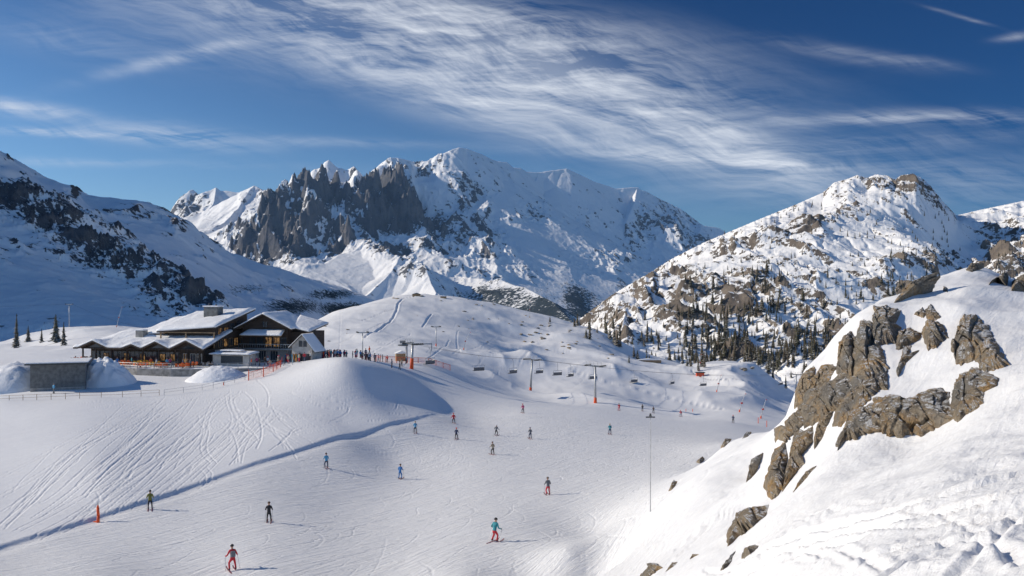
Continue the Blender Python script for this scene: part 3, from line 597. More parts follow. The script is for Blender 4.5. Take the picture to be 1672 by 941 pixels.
# ------------------------------------------------------------------ rocks of the bank
def mat_rock():
    mt, t, b = material('lichen_rock'); ge = t.node('ShaderNodeNewGeometry'); tcn = t.node('ShaderNodeTexCoord'); g = tcn.outputs['Object']; oi = t.node('ShaderNodeObjectInfo')
    n1 = t.noise(g, 1.6, 7, .68, .4); n2 = t.noise(g, 7, 6, .72); n3 = t.noise(g, 26, 5, .7)
    vo = t.node('ShaderNodeTexVoronoi', feature='DISTANCE_TO_EDGE'); wn = t.noise(g, 3, 4, .6, col=True)
    va = t.node('ShaderNodeVectorMath', operation='MULTIPLY_ADD'); t.l.new(wn, va.inputs[0]); va.inputs[1].default_value = (.9, .9, .9); t.l.new(g, va.inputs[2])
    t.l.new(t.mapping(va.outputs[0], rot=(.3, .2, .5), scale=(2.2, 2.2, 5.0)), vo.inputs['Vector']); vo.inputs['Scale'].default_value = .9
    crack = t.ramp(vo.outputs[0], 0.0, .035)
    c = t.mix(t.ramp(n2, .35, .68), (.36, .28, .19), (.64, .53, .38)); c = t.mix(t.ramp(n1, .46, .62), c, (.60, .38, .18))
    c = t.mix(t.m('MULTIPLY', t.ramp(t.m('ADD', n1, t.m('MULTIPLY', n2, .6)), .86, 1.0), .8), c, (.42, .26, .08))
    c = t.mix(t.ramp(n3, .60, .78), c, (.075, .065, .055)); c = t.mix(t.ramp(t.noise(g, 14, 4, .7), .62, .72), c, (.40, .38, .34))
    c = t.mix(t.m('MULTIPLY', oi.outputs['Random'], .28), c, t.mix(n2, (.07, .065, .06), (.30, .29, .27)))
    c = t.mix(t.ramp(t.noise(ge.outputs['Position'], .32, 4, .6), .42, .62), c, t.mix(n2, (.16, .145, .13), (.42, .39, .34)))
    c = t.mix(crack, t.mix(.45, c, (.06, .05, .045)), c)
    nz = t.sep(ge.outputs['Normal'])[2]; sn = t.ramp(t.m('ADD', nz, t.m('MULTIPLY', t.m('SUBTRACT', t.noise(g, 2.4, 6, .7), .5), 1.1)), .91, .99)
    c = t.mix(sn, c, SNOW); t.put(b.inputs['Base Color'], c); b.inputs['Roughness'].default_value = .85; b.inputs['Specular IOR Level'].default_value = .2
    h = t.m('ADD', t.m('MULTIPLY', n2, .5), t.m('ADD', t.m('MULTIPLY', n3, .16), t.m('MULTIPLY', crack, .22)))
    t.l.new(t.bump(h, 1.0, .6), b.inputs['Normal']); return mt
M_rock = mat_rock()
def smooth_poly(p, k=1):
    for _ in range(k):
        q = []
        for i in range(len(p)):
            a, b = p[i], p[(i + 1) % len(p)]; q += [(a[0] * .75 + b[0] * .25, a[1] * .75 + b[1] * .25), (a[0] * .25 + b[0] * .75, a[1] * .25 + b[1] * .75)]
        p = q
    return p
def rock(poly, label, seed, D0=None, thick=.34, group=None, hero=True):
    """outcrop whose foot follows the snow along the surveyed outline and which bulges out of the slope"""
    cx_ = sum(p[0] for p in poly) / len(poly); cy_ = sum(p[1] for p in poly) / len(poly)
    hits = [ground_hit(px, py) for px, py in poly]; ds = [h[1] for h in hits if h and h[1] < 110]
    dm = D0 or (sorted(ds)[len(ds) // 2] if ds else 46); lim = .10 if D0 is None else .02
    if D0 is None and max(p[0] for p in poly) - min(p[0] for p in poly) < 22 and ds: dm = min(ds) * 1.012; lim = .014
    pts = []
    for (px, py), h in zip(poly, hits):
        d = h[1] if h else dm; d = min(max(d, dm * (1 - lim)), dm * (1 + lim)); pts.append(at(px, py, d))
    C_ = sum(pts, Vector()) / len(pts); size = (sum((p - C_).length for p in pts) / len(pts))
    view = -C_.normalized(); N = (view * .75 + Vector((-.35, -.1, .55))).normalized()
    na, nr = (132, 30) if hero else (40, 9)
    ang = []; ref = (pts[0] - C_); ux = Vector((1, 0, 0)); uy = view.cross(ux).normalized(); ux = uy.cross(view).normalized()
    pa = sorted([(math.atan2((p - C_).dot(uy), (p - C_).dot(ux)), (p - C_)) for p in pts], key=lambda q: q[0])
    aa = np.array([q[0] for q in pa]); vv = np.array([q[1][:] for q in pa]); aa = np.r_[aa[-1] - 2 * math.pi, aa, aa[0] + 2 * math.pi]; vv = np.vstack([vv[-1], vv, vv[0]])
    th = np.linspace(-math.pi, math.pi, na, endpoint=False); Bv = np.stack([np.interp(th, aa, vv[:, k]) for k in range(3)], 1)
    sd = seed * 13.7
    jag = 1.13 + .26 * fbm(np.cos(th) * 2 + sd, np.sin(th) * 2, .55, 4, .6, seed) 
    rows = []; rs = np.linspace(0.03, 1, nr)
    T = size * thick
    for side in (1, -1):
        for r in (rs if side == 1 else rs[::-1][1:]):
            prof = (1 - r ** 2.4) ** .8 * T if side == 1 else -(1 - r * r) ** .5 * T * 1.3
            q = Bv * (r * (jag[:, None] if side == 1 else jag[:, None]) * (1.0 if side == 1 else .97)); u = q @ np.array(ux[:]) / size; v = q @ np.array(uy[:]) / size
            if side == 1:
                w1, w2, cid = worley(u * 1.2 + sd + .25 * fbm(u + sd, v, .6, 3, .5, 3), v * .9 + u * .5, .42, seed)
                w1b, w2b, cidb = worley(u + sd, v * 1.3 - u * .6, .17, seed + 5)
                nz = (cid - .5) * .75 + (cidb - .5) * .28 + .5 * fbm(u + sd, v, .5, 5, .6, seed + 3) - .22 * np.exp(-((w2 - w1) / .07) ** 2)
                off = prof * (1 + .0 * nz) + T * nz * .85 * (1 - r ** 5)
            else: off = np.full(na, prof)
            rows.append(np.array(C_[:]) + q + np.outer(off, np.array(N[:])) - (.02 * size * np.array(N[:]) if side == 1 and r > .99 else 0))
    V_ = np.vstack(rows); n_r = len(rows); faces = []
    for i in range(n_r - 1):
        for j in range(na): faces.append((i * na + j, (i + 1) * na + j, (i + 1) * na + (j + 1) % na, i * na + (j + 1) % na))
    faces.append(tuple(range(na))); faces.append(tuple(((n_r - 1) * na + j) for j in range(na))[::-1])
    me = bpy.data.meshes.new('rock'); me.from_pydata((V_ - np.array(C_[:])).tolist(), [], faces); me.materials.append(M_rock)
    bmx = bmesh.new(); bmx.from_mesh(me); bmesh.ops.recalc_face_normals(bmx, faces=bmx.faces); bmx.to_mesh(me); bmx.free()
    me.polygons.foreach_set('use_smooth', [False] * len(me.polygons)); me.update()
    o = bpy.data.objects.new('rock_outcrop' if hero else 'rock', me); COL.objects.link(o); o.location = C_
    return tag(o, label, 'rock', group or 'rocks breaking through the snowy bank')
ROCKS = [
 ([(1384,640),(1400,628),(1425,620),(1445,602),(1440,630),(1420,650),(1400,668),(1385,668)], 'pale brown rock shelf joining the tower to the orange rock'),
 ([(1372,560),(1388,545),(1400,560),(1392,590),(1385,612),(1368,606)], 'grey rock shoulder on the left of the rock tower'),
 ([(1300,640),(1312,612),(1330,600),(1326,630),(1312,660),(1298,665)], 'rock edge dropping away at the far left of the outcrop'),
 ([(1283,690),(1306,668),(1312,690),(1300,706),(1284,712)], 'small rock step under the far left edge of the outcrop'),
 ([(1462,495),(1476,474),(1493,459),(1512,452),(1530,446),(1532,452),(1516,459),(1517,478),(1500,481),(1479,488)], 'long dark crest of rock slanting up to the top of the snowy bank'),
 ([(1430,503),(1449,503),(1469,510),(1467,518),(1461,529),(1469,535),(1466,549),(1462,559),(1449,559),(1432,566),(1425,563),(1427,532)], 'upright orange-tinted rock block just below the long dark crest'),
 ([(1466,542),(1486,537),(1503,546),(1501,554),(1489,561),(1469,571),(1464,566)], 'low grey rock touching the right side of the orange-tinted block'),
 ([(1476,566),(1488,566),(1500,573),(1483,583),(1474,600),(1467,615),(1465,605),(1472,586)], 'thin rock tail tapering down into the snow below the low grey rock'),
 ([(1493,513),(1506,503),(1512,512),(1508,519)], 'small pointed brown rock beside the little knobbed rock'),
 ([(1511,507),(1520,498),(1527,507),(1535,518),(1525,524),(1514,520)], 'little knobbed rock capping the round rock in the snow'),
 ([(1515,525),(1530,527),(1540,535),(1546,552),(1537,558),(1527,566),(1517,569),(1510,556),(1506,542)], 'round rock under the little knobbed rock, snow all around'),
 ([(1576,517),(1593,517),(1602,529),(1612,535),(1617,549),(1605,563),(1593,569),(1588,590),(1571,593),(1562,583),(1556,566),(1561,552),(1568,532)], 'tall grey rock standing highest on the right of the bank'),
 ([(1603,559),(1619,552),(1629,564),(1631,576),(1637,580),(1644,593),(1636,600),(1612,605),(1602,600),(1592,586),(1593,573)], 'jagged brown rock with lichen leaning against the tall grey rock'),
 ([(1571,614),(1588,605),(1608,612),(1624,620),(1622,632),(1605,641),(1603,658),(1591,668),(1578,675),(1564,688),(1556,682),(1554,665),(1557,648),(1561,626)], 'craggy rock right of the long slab, under the jagged lichen rock'),
 ([(1432,651),(1462,648),(1476,656),(1493,651),(1517,639),(1540,636),(1549,661),(1557,685),(1551,694),(1520,702),(1486,707),(1445,707),(1432,699),(1428,675)], 'long brown slab, the widest rock, with smooth snow at its foot'),
 ([(1398,670),(1425,661),(1434,678),(1437,702),(1415,707),(1398,714),(1381,719),(1370,729),(1365,738),(1367,722),(1377,705),(1384,688),(1381,678)], 'orange rock trailing down left from the end of the long slab'),
 ([(1406,529),(1423,530),(1427,546),(1421,566),(1437,568),(1442,586),(1447,597),(1438,614),(1418,624),(1398,631),(1387,617),(1387,593),(1391,573),(1399,556)], 'tall narrow rock tower in the middle of the outcrop'),
 ([(1425,624),(1447,610),(1449,637),(1440,636),(1432,629)], 'small rock spur at the right foot of the rock tower'),
 ([(1340,600),(1357,597),(1364,602),(1350,624),(1340,641),(1316,648),(1314,634),(1323,620),(1333,614)], 'dark rock at the far left edge of the outcrop above the grey wall'),
 ([(1350,631),(1370,614),(1389,608),(1390,627),(1374,651),(1364,665),(1350,675),(1326,692),(1316,695),(1308,668),(1304,654),(1314,640),(1340,635)], 'broad grey rock wall on the left flank of the outcrop'),
 ([(1398,631),(1404,634),(1391,661),(1384,682),(1374,694),(1362,692),(1365,671),(1381,648)], 'slanting yellowish rib below the rock tower'),
 ([(1343,682),(1360,673),(1343,712),(1330,733),(1330,716),(1335,695)], 'narrow rock fin under the broad grey wall'),
 ([(1297,712),(1326,700),(1326,724),(1309,744),(1313,756),(1293,780),(1279,800),(1288,756)], 'long leaning rock blade with a pointed lower end in the snow gully'),
 ([(1265,702),(1282,697),(1292,709),(1282,721),(1267,722)], 'rounded brown boulder at the edge where the bank meets the run'),
 ([(1265,736),(1281,728),(1285,752),(1281,776),(1277,797),(1261,815),(1257,809),(1249,793),(1257,764)], 'upright brown rock slab with rounded foot left of the leaning blade'),
 ([(1229,754),(1245,742),(1237,764),(1219,787),(1225,768)], 'small slanted rock left of the upright brown slab'),
 ([(1318,770),(1332,762),(1318,780),(1297,801),(1307,785)], 'thin rock sliver right below the leaning blade'),
 ([(1205,841),(1225,835),(1249,829),(1251,839),(1229,861),(1209,873),(1191,889),(1189,873),(1197,857)], 'lone yellow-lichened boulder low on the bank'),
 ([(1217,901),(1233,891),(1237,893),(1225,905),(1213,912)], 'small flat rock below the lone lichened boulder'),
 ([(1177,932),(1199,903),(1194,917),(1181,932)], 'thin stone ledge at the bottom, lowest of the rocks below the lone boulder'),
 ([(1046,941),(1058,923),(1074,923),(1080,927),(1060,931),(1054,945)], 'snow-capped dark rock at the very bottom edge of the bank'),
 ([(1088,933),(1098,919),(1106,919),(1100,925)], 'small orange rock beside the snow-capped dark rock'),
 ([(1127,913),(1131,905),(1141,906),(1134,909)], 'small stone poking out between the orange rock and the boulder'),
 ([(1213,716),(1219,706),(1226,706),(1221,713)], 'small snow-topped rock on the bank crest nearest the outcrop'),
 ([(1177,732),(1185,717),(1193,718),(1183,730)], 'orange snow-topped rock, second along the bank crest from the outcrop'),
 ([(1137,755),(1147,746),(1150,750),(1143,757)], 'small brown stone in the middle of the bank crest'),
 ([(1092,802),(1100,785),(1105,787),(1097,800)], 'slim brown stone at the lowest end of the bank crest'),
 ([(1578,442),(1586,430),(1605,431),(1606,437),(1588,444)], 'dark flat rock on the skyline of the snowy bank'),
 ([(1617,465),(1640,451),(1645,449),(1642,466),(1630,463)], 'dark rock ledge right of the skyline rock, half buried in snow'),
 ([(1653,475),(1655,461),(1690,443),(1690,478)], 'ochre rock at the right edge above the shaded snow'),
 ([(1541,467),(1547,471),(1547,477),(1540,476)], 'tiny dark stone in the snow under the long dark crest'),
]
for i, (pl, lb) in enumerate(ROCKS):
    big = (max(p[0] for p in pl) - min(p[0] for p in pl)) > 18
    rock(pl, lb, 11 + i, hero=True, thick=.27 if big else .24)

# ------------------------------------------------------------------ conifers
M_bark = plain('bark', (.10, .07, .05), .9, var=.3, scale=8)
def mat_needles(name, c1, c2):
    mt, t, b = material(name); g = t.node('ShaderNodeTexCoord').outputs['Object']; oi = t.node('ShaderNodeObjectInfo'); n = t.noise(g, 1.3, 4, .6)
    c = t.mix(t.ramp(n, .35, .65), c1, c2); c = t.mix(t.m('MULTIPLY', oi.outputs['Random'], .6), c, (.085, .065, .04))
    nz = t.sep(t.node('ShaderNodeNewGeometry').outputs['Normal'])[2]
    c = t.mix(t.m('MULTIPLY', t.ramp(t.m('ADD', nz, t.noise(g, 2.5, 3)), 1.25, 1.4), .35), c, SNOW)
    t.put(b.inputs['Base Color'], c); b.inputs['Roughness'].default_value = .85; b.inputs['Specular IOR Level'].default_value = .1; return mt
M_need = mat_needles('needles', (.055, .060, .036), (.11, .098, .060)); M_need2 = mat_needles('dry_needles', (.06, .05, .03), (.11, .085, .045))
def conifer_mesh(mb, h, r, seed, tiers, per, leaf, M=None):
    rn = random.Random(seed)
    for i in range(tiers):
        t = (i + rn.random() * .6) / tiers; z = h * (.07 + .92 * t); rr = r * (1 - t) ** .8 * rn.uniform(.7, 1.15) + .04 * r
        for k in range(max(3, int(per * (1 - t * .6)))):
            if rn.random() < .12: continue
            a = rn.uniform(0, 6.283); L = rr * rn.uniform(.6, 1.15); dr = rn.uniform(.10, .42) * L; ca, sa = math.cos(a), math.sin(a); wd_ = leaf * L * rn.uniform(.32, .62)
            p0 = (0, 0, z); p1 = (ca * L, sa * L, z - dr); m1 = (ca * L * .55 - sa * wd_, sa * L * .55 + ca * wd_, z - dr * .3 - wd_ * .4); m2 = (ca * L * .55 + sa * wd_, sa * L * .55 - ca * wd_, z - dr * .3 - wd_ * .4); md = (ca * L * .5, sa * L * .5, z - dr * .3 + .1 * wd_)
            mb.add([p0, m1, p1, m2, md], [(0, 1, 4), (1, 2, 4), (2, 3, 4), (3, 0, 4)], 0, M)
    for k in range(7):
        a0 = k * .9; z0 = h * (.1 + .11 * k); rc = r * (1 - (z0 / h)) ** .8 * .6
        mb.add([(math.cos(a0 + q * 1.2566) * rc * (.8 + .4 * rn.random()), math.sin(a0 + q * 1.2566) * rc * (.8 + .4 * rn.random()), z0) for q in range(5)] + [(0, 0, z0 + h * .24)], [(q, (q + 1) % 5, 5) for q in range(5)], 0, M)
    mb.add([(0, 0, h * 1.02), (.03 * h, 0, h * .93), (-.02 * h, .02 * h, h * .93), (0, -.03 * h, h * .93)], [(0, 1, 2), (0, 2, 3), (0, 3, 1)], 0, M)
def hitB(pxs, pys):
    D = np.exp(np.linspace(math.log(570), math.log(1700), 700)); PXm = np.array(pxs)[:, None]; Dm = np.broadcast_to(D[None, :], (len(pxs), len(D)))
    x = (PXm - CX) / F * Dm; z = hillB(x, Dm, False); rz = (CY - np.array(pys)[:, None]) / F * Dm; k = np.argmax(z > rz, 1); ok = (z > rz).any(1) & (k > 0)
    return [(x[i, k[i]], D[k[i]], z[i, k[i]]) if ok[i] else None for i in range(len(pxs))]
rt = random.Random(77); spots = []
for px, py in [(1332,508),(1345,503),(1357,500),(1367,498),(1385,490),(1398,499),(1410,494),(1425,490),(1440,499),(1455,507),(1372,379),(1384,387),(1396,390),(1404,388),(1416,390),(1428,390),(1450,397),(1456,399),(1470,402),(1490,382),(1495,392),(1310,417),(1298,422),(1292,424),(1270,434),(1252,448),(1245,450),(1225,468),(1236,462),(1216,474),
   (1183,384),(1243,368),(1239,373),(1275,357),(1284,352),(1296,347),(1304,344),(1325,340),(1341,338),(1527,358),(1538,366),(1541,372),(1549,362),(1533,352),(1628,388),(1636,384),(1661,366),(1651,388),(1666,402),(1641,402),(1648,410),(1290,540),(1310,548),(1298,520),(1330,530),(1372,520),(1380,532),(1360,540),(1445,520),(1430,535),(1210,430),(1225,420),(1260,400)]: spots.append((px, py))
for cx_, cy_, rx, ry, n in [(1120,590,70,16,34),(1230,592,90,20,60),(1180,560,60,20,40),(1290,580,70,26,46),(1370,575,50,26,26),(1210,520,70,26,40),(1270,500,50,20,26),(1120,525,50,26,20),(1330,555,60,24,34),(1060,560,30,14,12),(1470,470,60,50,22),(1400,460,70,40,14),(1520,430,40,50,14),(1640,430,40,40,14),(1160,470,70,24,12),(1560,400,40,20,5),(1350,360,100,26,10),(1000,530,40,20,6),(1260,455,50,30,14)]:
    for k in range(int(n * 1.55)): spots.append((rt.gauss(cx_, rx * .55), rt.gauss(cy_, ry * .6)))
protos = []
for k in range(7):
    mb = MB(); r_ = [.22, .18, .26, .19, .28, .17, .22][k]; conifer_mesh(mb, 1.0, r_, 300 + k, 14, 9, 1.0); n0 = len(mb.f); mb.tube((0, 0, -.06), (0, 0, .7), .018, .006, 5, 1)
    me = bpy.data.meshes.new('conifer'); me.from_pydata(mb.v, [], mb.f); me.materials.append(M_need if k % 3 else M_need2); me.materials.append(M_bark); me.polygons.foreach_set('material_index', mb.m); me.update(); protos.append(me)
hits = [h for h in hitB([s[0] for s in spots], [s[1] for s in spots])]
trees = [(s, h) for s, h in zip(spots, hits) if h]
sizes = [(8.5 + rt.gauss(0, 2.0)) * (.8 if h[1] > 900 else 1.0) for s, h in trees]
order = sorted(range(len(trees)), key=lambda i: -sizes[i] / trees[i][1][1]); singles = order[:285]; rest = order[285:]
for i in singles:
    (px, py), (x, y, z) = trees[i]; o = bpy.data.objects.new('conifer_tree', rt.choice(protos)); COL.objects.link(o); s_ = max(5.0, sizes[i]); o.location = (x, y, z - .2); o.scale = (s_ * rt.uniform(.85, 1.25), s_ * rt.uniform(.85, 1.25), s_); o.rotation_euler = (rt.gauss(0, .02), rt.gauss(0, .02), rt.uniform(0, 6.3))
    
    zone = ('on the skyline crest below the rocky summit' if py < 372 and px < 1360 else 'in the snowy notch beside the rocky summit' if py < 372 and px < 1600 else 'on the far right slope at the edge of the photo' if px > 1590 else 'in the loose row high on the open snow' if py < 410 else
        'on the open snow between the crags' if py < 470 else 'in the diagonal row across the smooth snow gully' if 1325 < px < 1480 and py < 545 else 'on the crags of the lower left toe' if px < 1090 else 'in the dense lower wood near the small mound' if py > 560 and px < 1330 else 'in the thinning lower wood beside the rock outcrop' if px >= 1330 else 'in the mixed crags and woods above the dense lower wood')
    me_k = protos.index(o.data); adj = ('tall ' if s_ > 10 else 'small ' if s_ < 7 else '') + ('brownish' if me_k % 3 == 0 else 'dark') + (' broad' if me_k in (2, 4) else ' slim' if me_k in (1, 5) else '') + ' conifer '
    tag(o, adj + zone, 'tree', adj + zone)
mb = MB()
for i in rest:
    (px, py), (x, y, z) = trees[i]; conifer_mesh(mb, max(4.5, sizes[i] * .85), 1.4, i, 8, 6, 1.0, Matrix.Translation((x, y, z - .2)))
o = mb.build('conifer_scatter', M_need); o['kind'] = 'stuff'

def near_tree(px, D, h, r, label, seed, mat, dens=1.0, name='pine_tree', z=None):
    p = on(px, D) if z is None else Vector(((px - CX) / F * D, D, z)); t = empty(name, p - Vector((0, 0, .15)))
    tag(t, label, 'tree', 'trees on the snow behind the terrace'); mb = MB(); mb.tube((0, 0, -.3), (0, 0, h * .5), .028 * h * .5, .018 * h * .5, 7); mb.tube((0, 0, h * .5), (0, 0, h * .97), .018 * h * .5, .004, 6); mb.build('trunk', M_bark, t)
    mb = MB(); conifer_mesh(mb, h, r, seed, int(34 * dens), 13, .7); mb.build('crown', mat, t); return t
near_tree(27, 330, 12.8, 1.7, 'tall slim spruce standing alone on the far left snow', 1, M_need)
near_tree(46, 360, 6.5, 1.4, 'short bare conifer right of the tall slim spruce', 2, M_need2)
near_tree(68, 350, 5.5, 1.1, 'smallest thin brownish conifer in the middle of the left tree row', 3, M_need2, .6)
near_tree(91, 330, 10.5, 2.5, 'broad dark spruce in the left tree row', 4, M_need)
near_tree(104, 300, 8.0, 1.3, 'brown conifer close behind the end of the terrace', 5, M_need2)
for i, (px, D, h) in enumerate([(938,505,5),(943,512,7),(962,500,6),(975,495,4),(996,492,6),(1003,485,9),(1008,480,8),(1012,482,7),(963,470,8),(957,468,5),(1035,470,6),(1041,468,5),(1056,455,6),(1060,458,5),(898,505,3.5),(1027,405,3.5),(1122,418,4),(1128,410,5)]):
    x = (px - CX) / F * D; o = bpy.data.objects.new('conifer_tree', protos[i % 7]); COL.objects.link(o); o.location = (x, D, gz(x, D) - .2); o.scale = (h * 1.4, h * 1.4, h); o.rotation_euler[2] = i
    tag(o, 'low dark conifer on the shaded back of the round snow hill', 'tree', 'low conifers on the shaded side of the snow hill')
for (px, D, h, lb) in [(1146,415,13,'tall yellowish larch on the lower ground beside the pylon with the lance'),(1150,405,8,'short dark conifer at the foot of the yellowish larch'),(1140,400,6,'bushy brown conifer left of the yellowish larch'),(1255,425,12,'dark conifer on the right end of the small snow mound'),(1262,430,8,'lower conifer right against the dark one at the mound end'),(1283,430,7,'lone little conifer past the right end of the small mound')]:
    near_tree(px, D, h, h * .16, lb, int(px), M_need2 if px < 1200 else M_need, .7)
# stones peeping out of the far snow
rs = random.Random(8); protor = []
for k in range(5):
    bmx = bmesh.new(); bmesh.ops.create_icosphere(bmx, subdivisions=2, radius=1.0)
    for v in bmx.verts: v.co = Vector((v.co.x * 1.5, v.co.y, v.co.z * .6)) * (1 + .45 * (fbm(np.array([v.co.x * 2 + k * 9]), np.array([v.co.y * 2 + v.co.z]), 1.2, 3, .6, 5 + k)[0]) * 2)
    me = bpy.data.meshes.new('stone'); bmx.to_mesh(me); bmx.free(); me.materials.append(M_rock); protor.append(me)
for cx_, cy_, rx, ry, n, s_ in [(700,487,90,3,9,1.2),(830,498,60,6,8,1.3),(800,520,70,12,14,1.0),(880,545,50,18,34,1.2),(930,560,50,14,20,1.0),(560,540,40,16,8,.7),(1010,585,30,6,4,1.4),(1240,605,25,6,6,2.4),(1290,625,8,8,4,1.6),(740,545,60,20,8,.7)]:
    for k in range(int(n * .7)):
        px = rs.gauss(cx_, rx * .6); py = rs.gauss(cy_, ry * .6); h = ground_hit(px, py, 60, 640)
        if not h: continue
        o = bpy.data.objects.new('stone', rs.choice(protor)); COL.objects.link(o); q = s_ * rs.uniform(.3, .75); o.location = (h[0], h[1], gz(*h) + .1 * q); o.scale = (q, q, q); o.rotation_euler = (0, 0, rs.uniform(0, 6))
        tag(o, 'small stone peeping out of the snow on the round hill', 'rock', 'stones peeping out of the far snow')
# ------------------------------------------------------------------ the mountain restaurant
M_wood = plain('dark_larch', (.045, .030, .022), .75, var=.3, scale=3, bump=.4)
def mat_boards():
    mt, t, b = material('weathered_boards'); g = t.node('ShaderNodeTexCoord').outputs['Object']; x, y, z = t.sep(g)
    wv = t.m('FRACT', t.m('MULTIPLY', z, 4.5)); n = t.noise(t.mapping(g, scale=(.4, .4, 6)), 2.0, 5)
    c = t.mix(t.ramp(n, .3, .7), (.032, .022, .017), (.085, .058, .042)); c = t.mix(t.ramp(wv, 0, .12), (.012, .009, .008), c)
    t.put(b.inputs['Base Color'], c); b.inputs['Roughness'].default_value = .8; t.l.new(t.bump(t.ramp(wv, 0, .15), .6, .03), b.inputs['Normal']); return mt
M_boards = mat_boards()
M_lite = plain('light_timber', (.30, .20, .11), .7, var=.25, scale=5); M_conc = plain('concrete', (.27, .26, .245), .85, var=.16, scale=1.2, bump=.3); M_plast = plain('pale_render', (.50, .47, .43), .8, var=.1, scale=.8)
M_grey = plain('grey_board', (.13, .135, .135), .7, var=.15, scale=1.5); M_steel = plain('galvanised_steel', (.42, .43, .44), .45, .7, var=.12); M_dsteel = plain('dark_steel', (.06, .065, .07), .5, .5)
M_or = plain('orange_padding', (.72, .085, .012), .65, var=.08); M_net = plain('orange_net', (.65, .12, .05), .8); M_yel = plain('yellow_fabric', (.62, .32, .03), .8); M_orf = plain('orange_fabric', (.62, .12, .02), .8); M_grf = plain('grey_fabric', (.14, .14, .15), .8)
M_warm, tw, bw = material('lit_window'); gg = tw.node('ShaderNodeTexCoord').outputs['Object']; nn = tw.ramp(tw.noise(gg, 1.1, 3, .7), .42, .62)
tw.put(bw.inputs['Base Color'], (.10, .06, .03)); tw.put(bw.inputs['Emission Color'], tw.mix(nn, (.06, .03, .015), (1, .55, .2))); bw.inputs['Emission Strength'].default_value = .22; bw.inputs['Roughness'].default_value = .1
M_glass, tg, bg_ = material('dark_glass'); bg_.inputs['Base Color'].default_value = (.035, .045, .055, 1); bg_.inputs['Roughness'].default_value = .06; bg_.inputs['Specular IOR Level'].default_value = .8
def mat_roofsnow():
    mt, t, b = material('roof_snow'); g = t.node('ShaderNodeTexCoord').outputs['Object']; b.inputs['Roughness'].default_value = .6; b.inputs['Specular IOR Level'].default_value = .2
    n = t.noise(g, .9, 6, .65); t.put(b.inputs['Base Color'], t.mix(n, (.80, .82, .86), SNOW)); t.l.new(t.bump(n, .8, .25), b.inputs['Normal']); return mt
M_rsnow = mat_roofsnow()
TZ = -16.15; PSI = R(-13)
O = Vector(((352 - CX) / F * 196, 196, TZ))
LM = Matrix.Translation(O) @ Matrix.Rotation(PSI, 4, 'Z') @ Matrix.Scale(.94, 4)
def solid(mb_name, polys, mat, parent): pass
def slab(pts, th, mat, name, parent, snow=0.0, over=0.0, lump=.12, seed=0, n=14):
    """a roof plane through four corner points (counter-clockwise from above) with a thick lumpy snow blanket as its own part"""
    p = [Vector(q) for q in pts]; nrm = (p[1] - p[0]).cross(p[3] - p[0]).normalized()
    if nrm.z < 0: nrm = -nrm
    m = MB(); dn = Vector((0, 0, -th)); m.add([q for q in p] + [q + dn for q in p], [(0,1,2,3),(7,6,5,4),(0,4,5,1),(1,5,6,2),(2,6,7,3),(3,7,4,0)]); o = m.build(name, mat, parent)
    if snow:
        c_ = sum(p, Vector()) / 4; pp = [c_ + (q - c_) * (1 + over) for q in p]; N = n; vs = []; U_, V_ = np.meshgrid(np.linspace(0, 1, N * 2), np.linspace(0, 1, N))
        for layer in (1, 0):
            for u, v in zip(U_.ravel(), V_.ravel()):
                q = pp[0] * (1 - u) * (1 - v) + pp[1] * u * (1 - v) + pp[2] * u * v + pp[3] * (1 - u) * v
                e = min(u, 1 - u) * (pp[1] - pp[0]).length; e2 = min(v, 1 - v) * (pp[3] - pp[0]).length; ed = min(e, e2); rim = min(1, ed / .45) ** .5
                k = float(fbm(np.array([q.x]), np.array([q.y]), 2.6, 3, .5, seed)[0])
                vs.append(q + Vector((0, 0, (snow * (.45 + .55 * rim) + lump * k * rim) if layer else .01 - .06 * (1 - rim))))
        g = []; a, b = N, N * 2
        for i in range(a - 1):
            for j in range(b - 1): k = i * b + j; g.append((k, k + 1, k + b + 1, k + b)); k += a * b; g.append((k, k + b, k + b + 1, k + 1))
        for j in range(b - 1): g.append((j, a * b + j, a * b + j + 1, j + 1)); k = (a - 1) * b + j; g.append((k, k + 1, a * b + k + 1, a * b + k))
        for i in range(a - 1): k = i * b; g.append((k, k + b, a * b + k + b, a * b + k)); k = i * b + b - 1; g.append((k, a * b + k, a * b + k + b, k + b))
        ms = MB(); ms.add(vs, g); s_ = ms.build('roof_snow', M_rsnow, o, smooth=True)
        bmx = bmesh.new(); bmx.from_mesh(s_.data); bmesh.ops.recalc_face_normals(bmx, faces=bmx.faces); bmx.to_mesh(s_.data); bmx.free()
    return o
def window(par, x, y, z, wdt, h, face, mat, mull=1, frame=None):
    """window on a wall; face 'f' looks to -y, 'r' looks to +x"""
    fm = frame or M_wood; m = MB(); t_ = .09
    def bx(u0, u1, w0, w1, d0, d1, mm):
        if face == 'f': mm.box(x + u0, x + u1, y + d0, y + d1, z + w0, z + w1)
        else: mm.box(x - d1, x - d0, y + u0, y + u1, z + w0, z + w1)
    bx(0, wdt, -t_, 0, -.10, .02, m); bx(0, wdt, h, h + t_, -.10, .02, m); bx(-t_, 0, -t_, h + t_, -.103, .02, m); bx(wdt, wdt + t_, -t_, h + t_, -.103, .02, m)
    for k in range(mull): u = wdt * (k + 1) / (mull + 1); bx(u - .04, u + .04, 0, h, -.09, -.02, m)
    f = m.build('window', fm, par); g = MB(); bx(0, wdt, 0, h, -.05, -.01, g); g.build('pane', mat, f)
lodge = empty('mountain_restaurant', (0, 0, 0)); lodge.matrix_world = LM
tag(lodge, 'big dark timber mountain restaurant under thick snow, with low gabled dining wing and tall block', 'building')
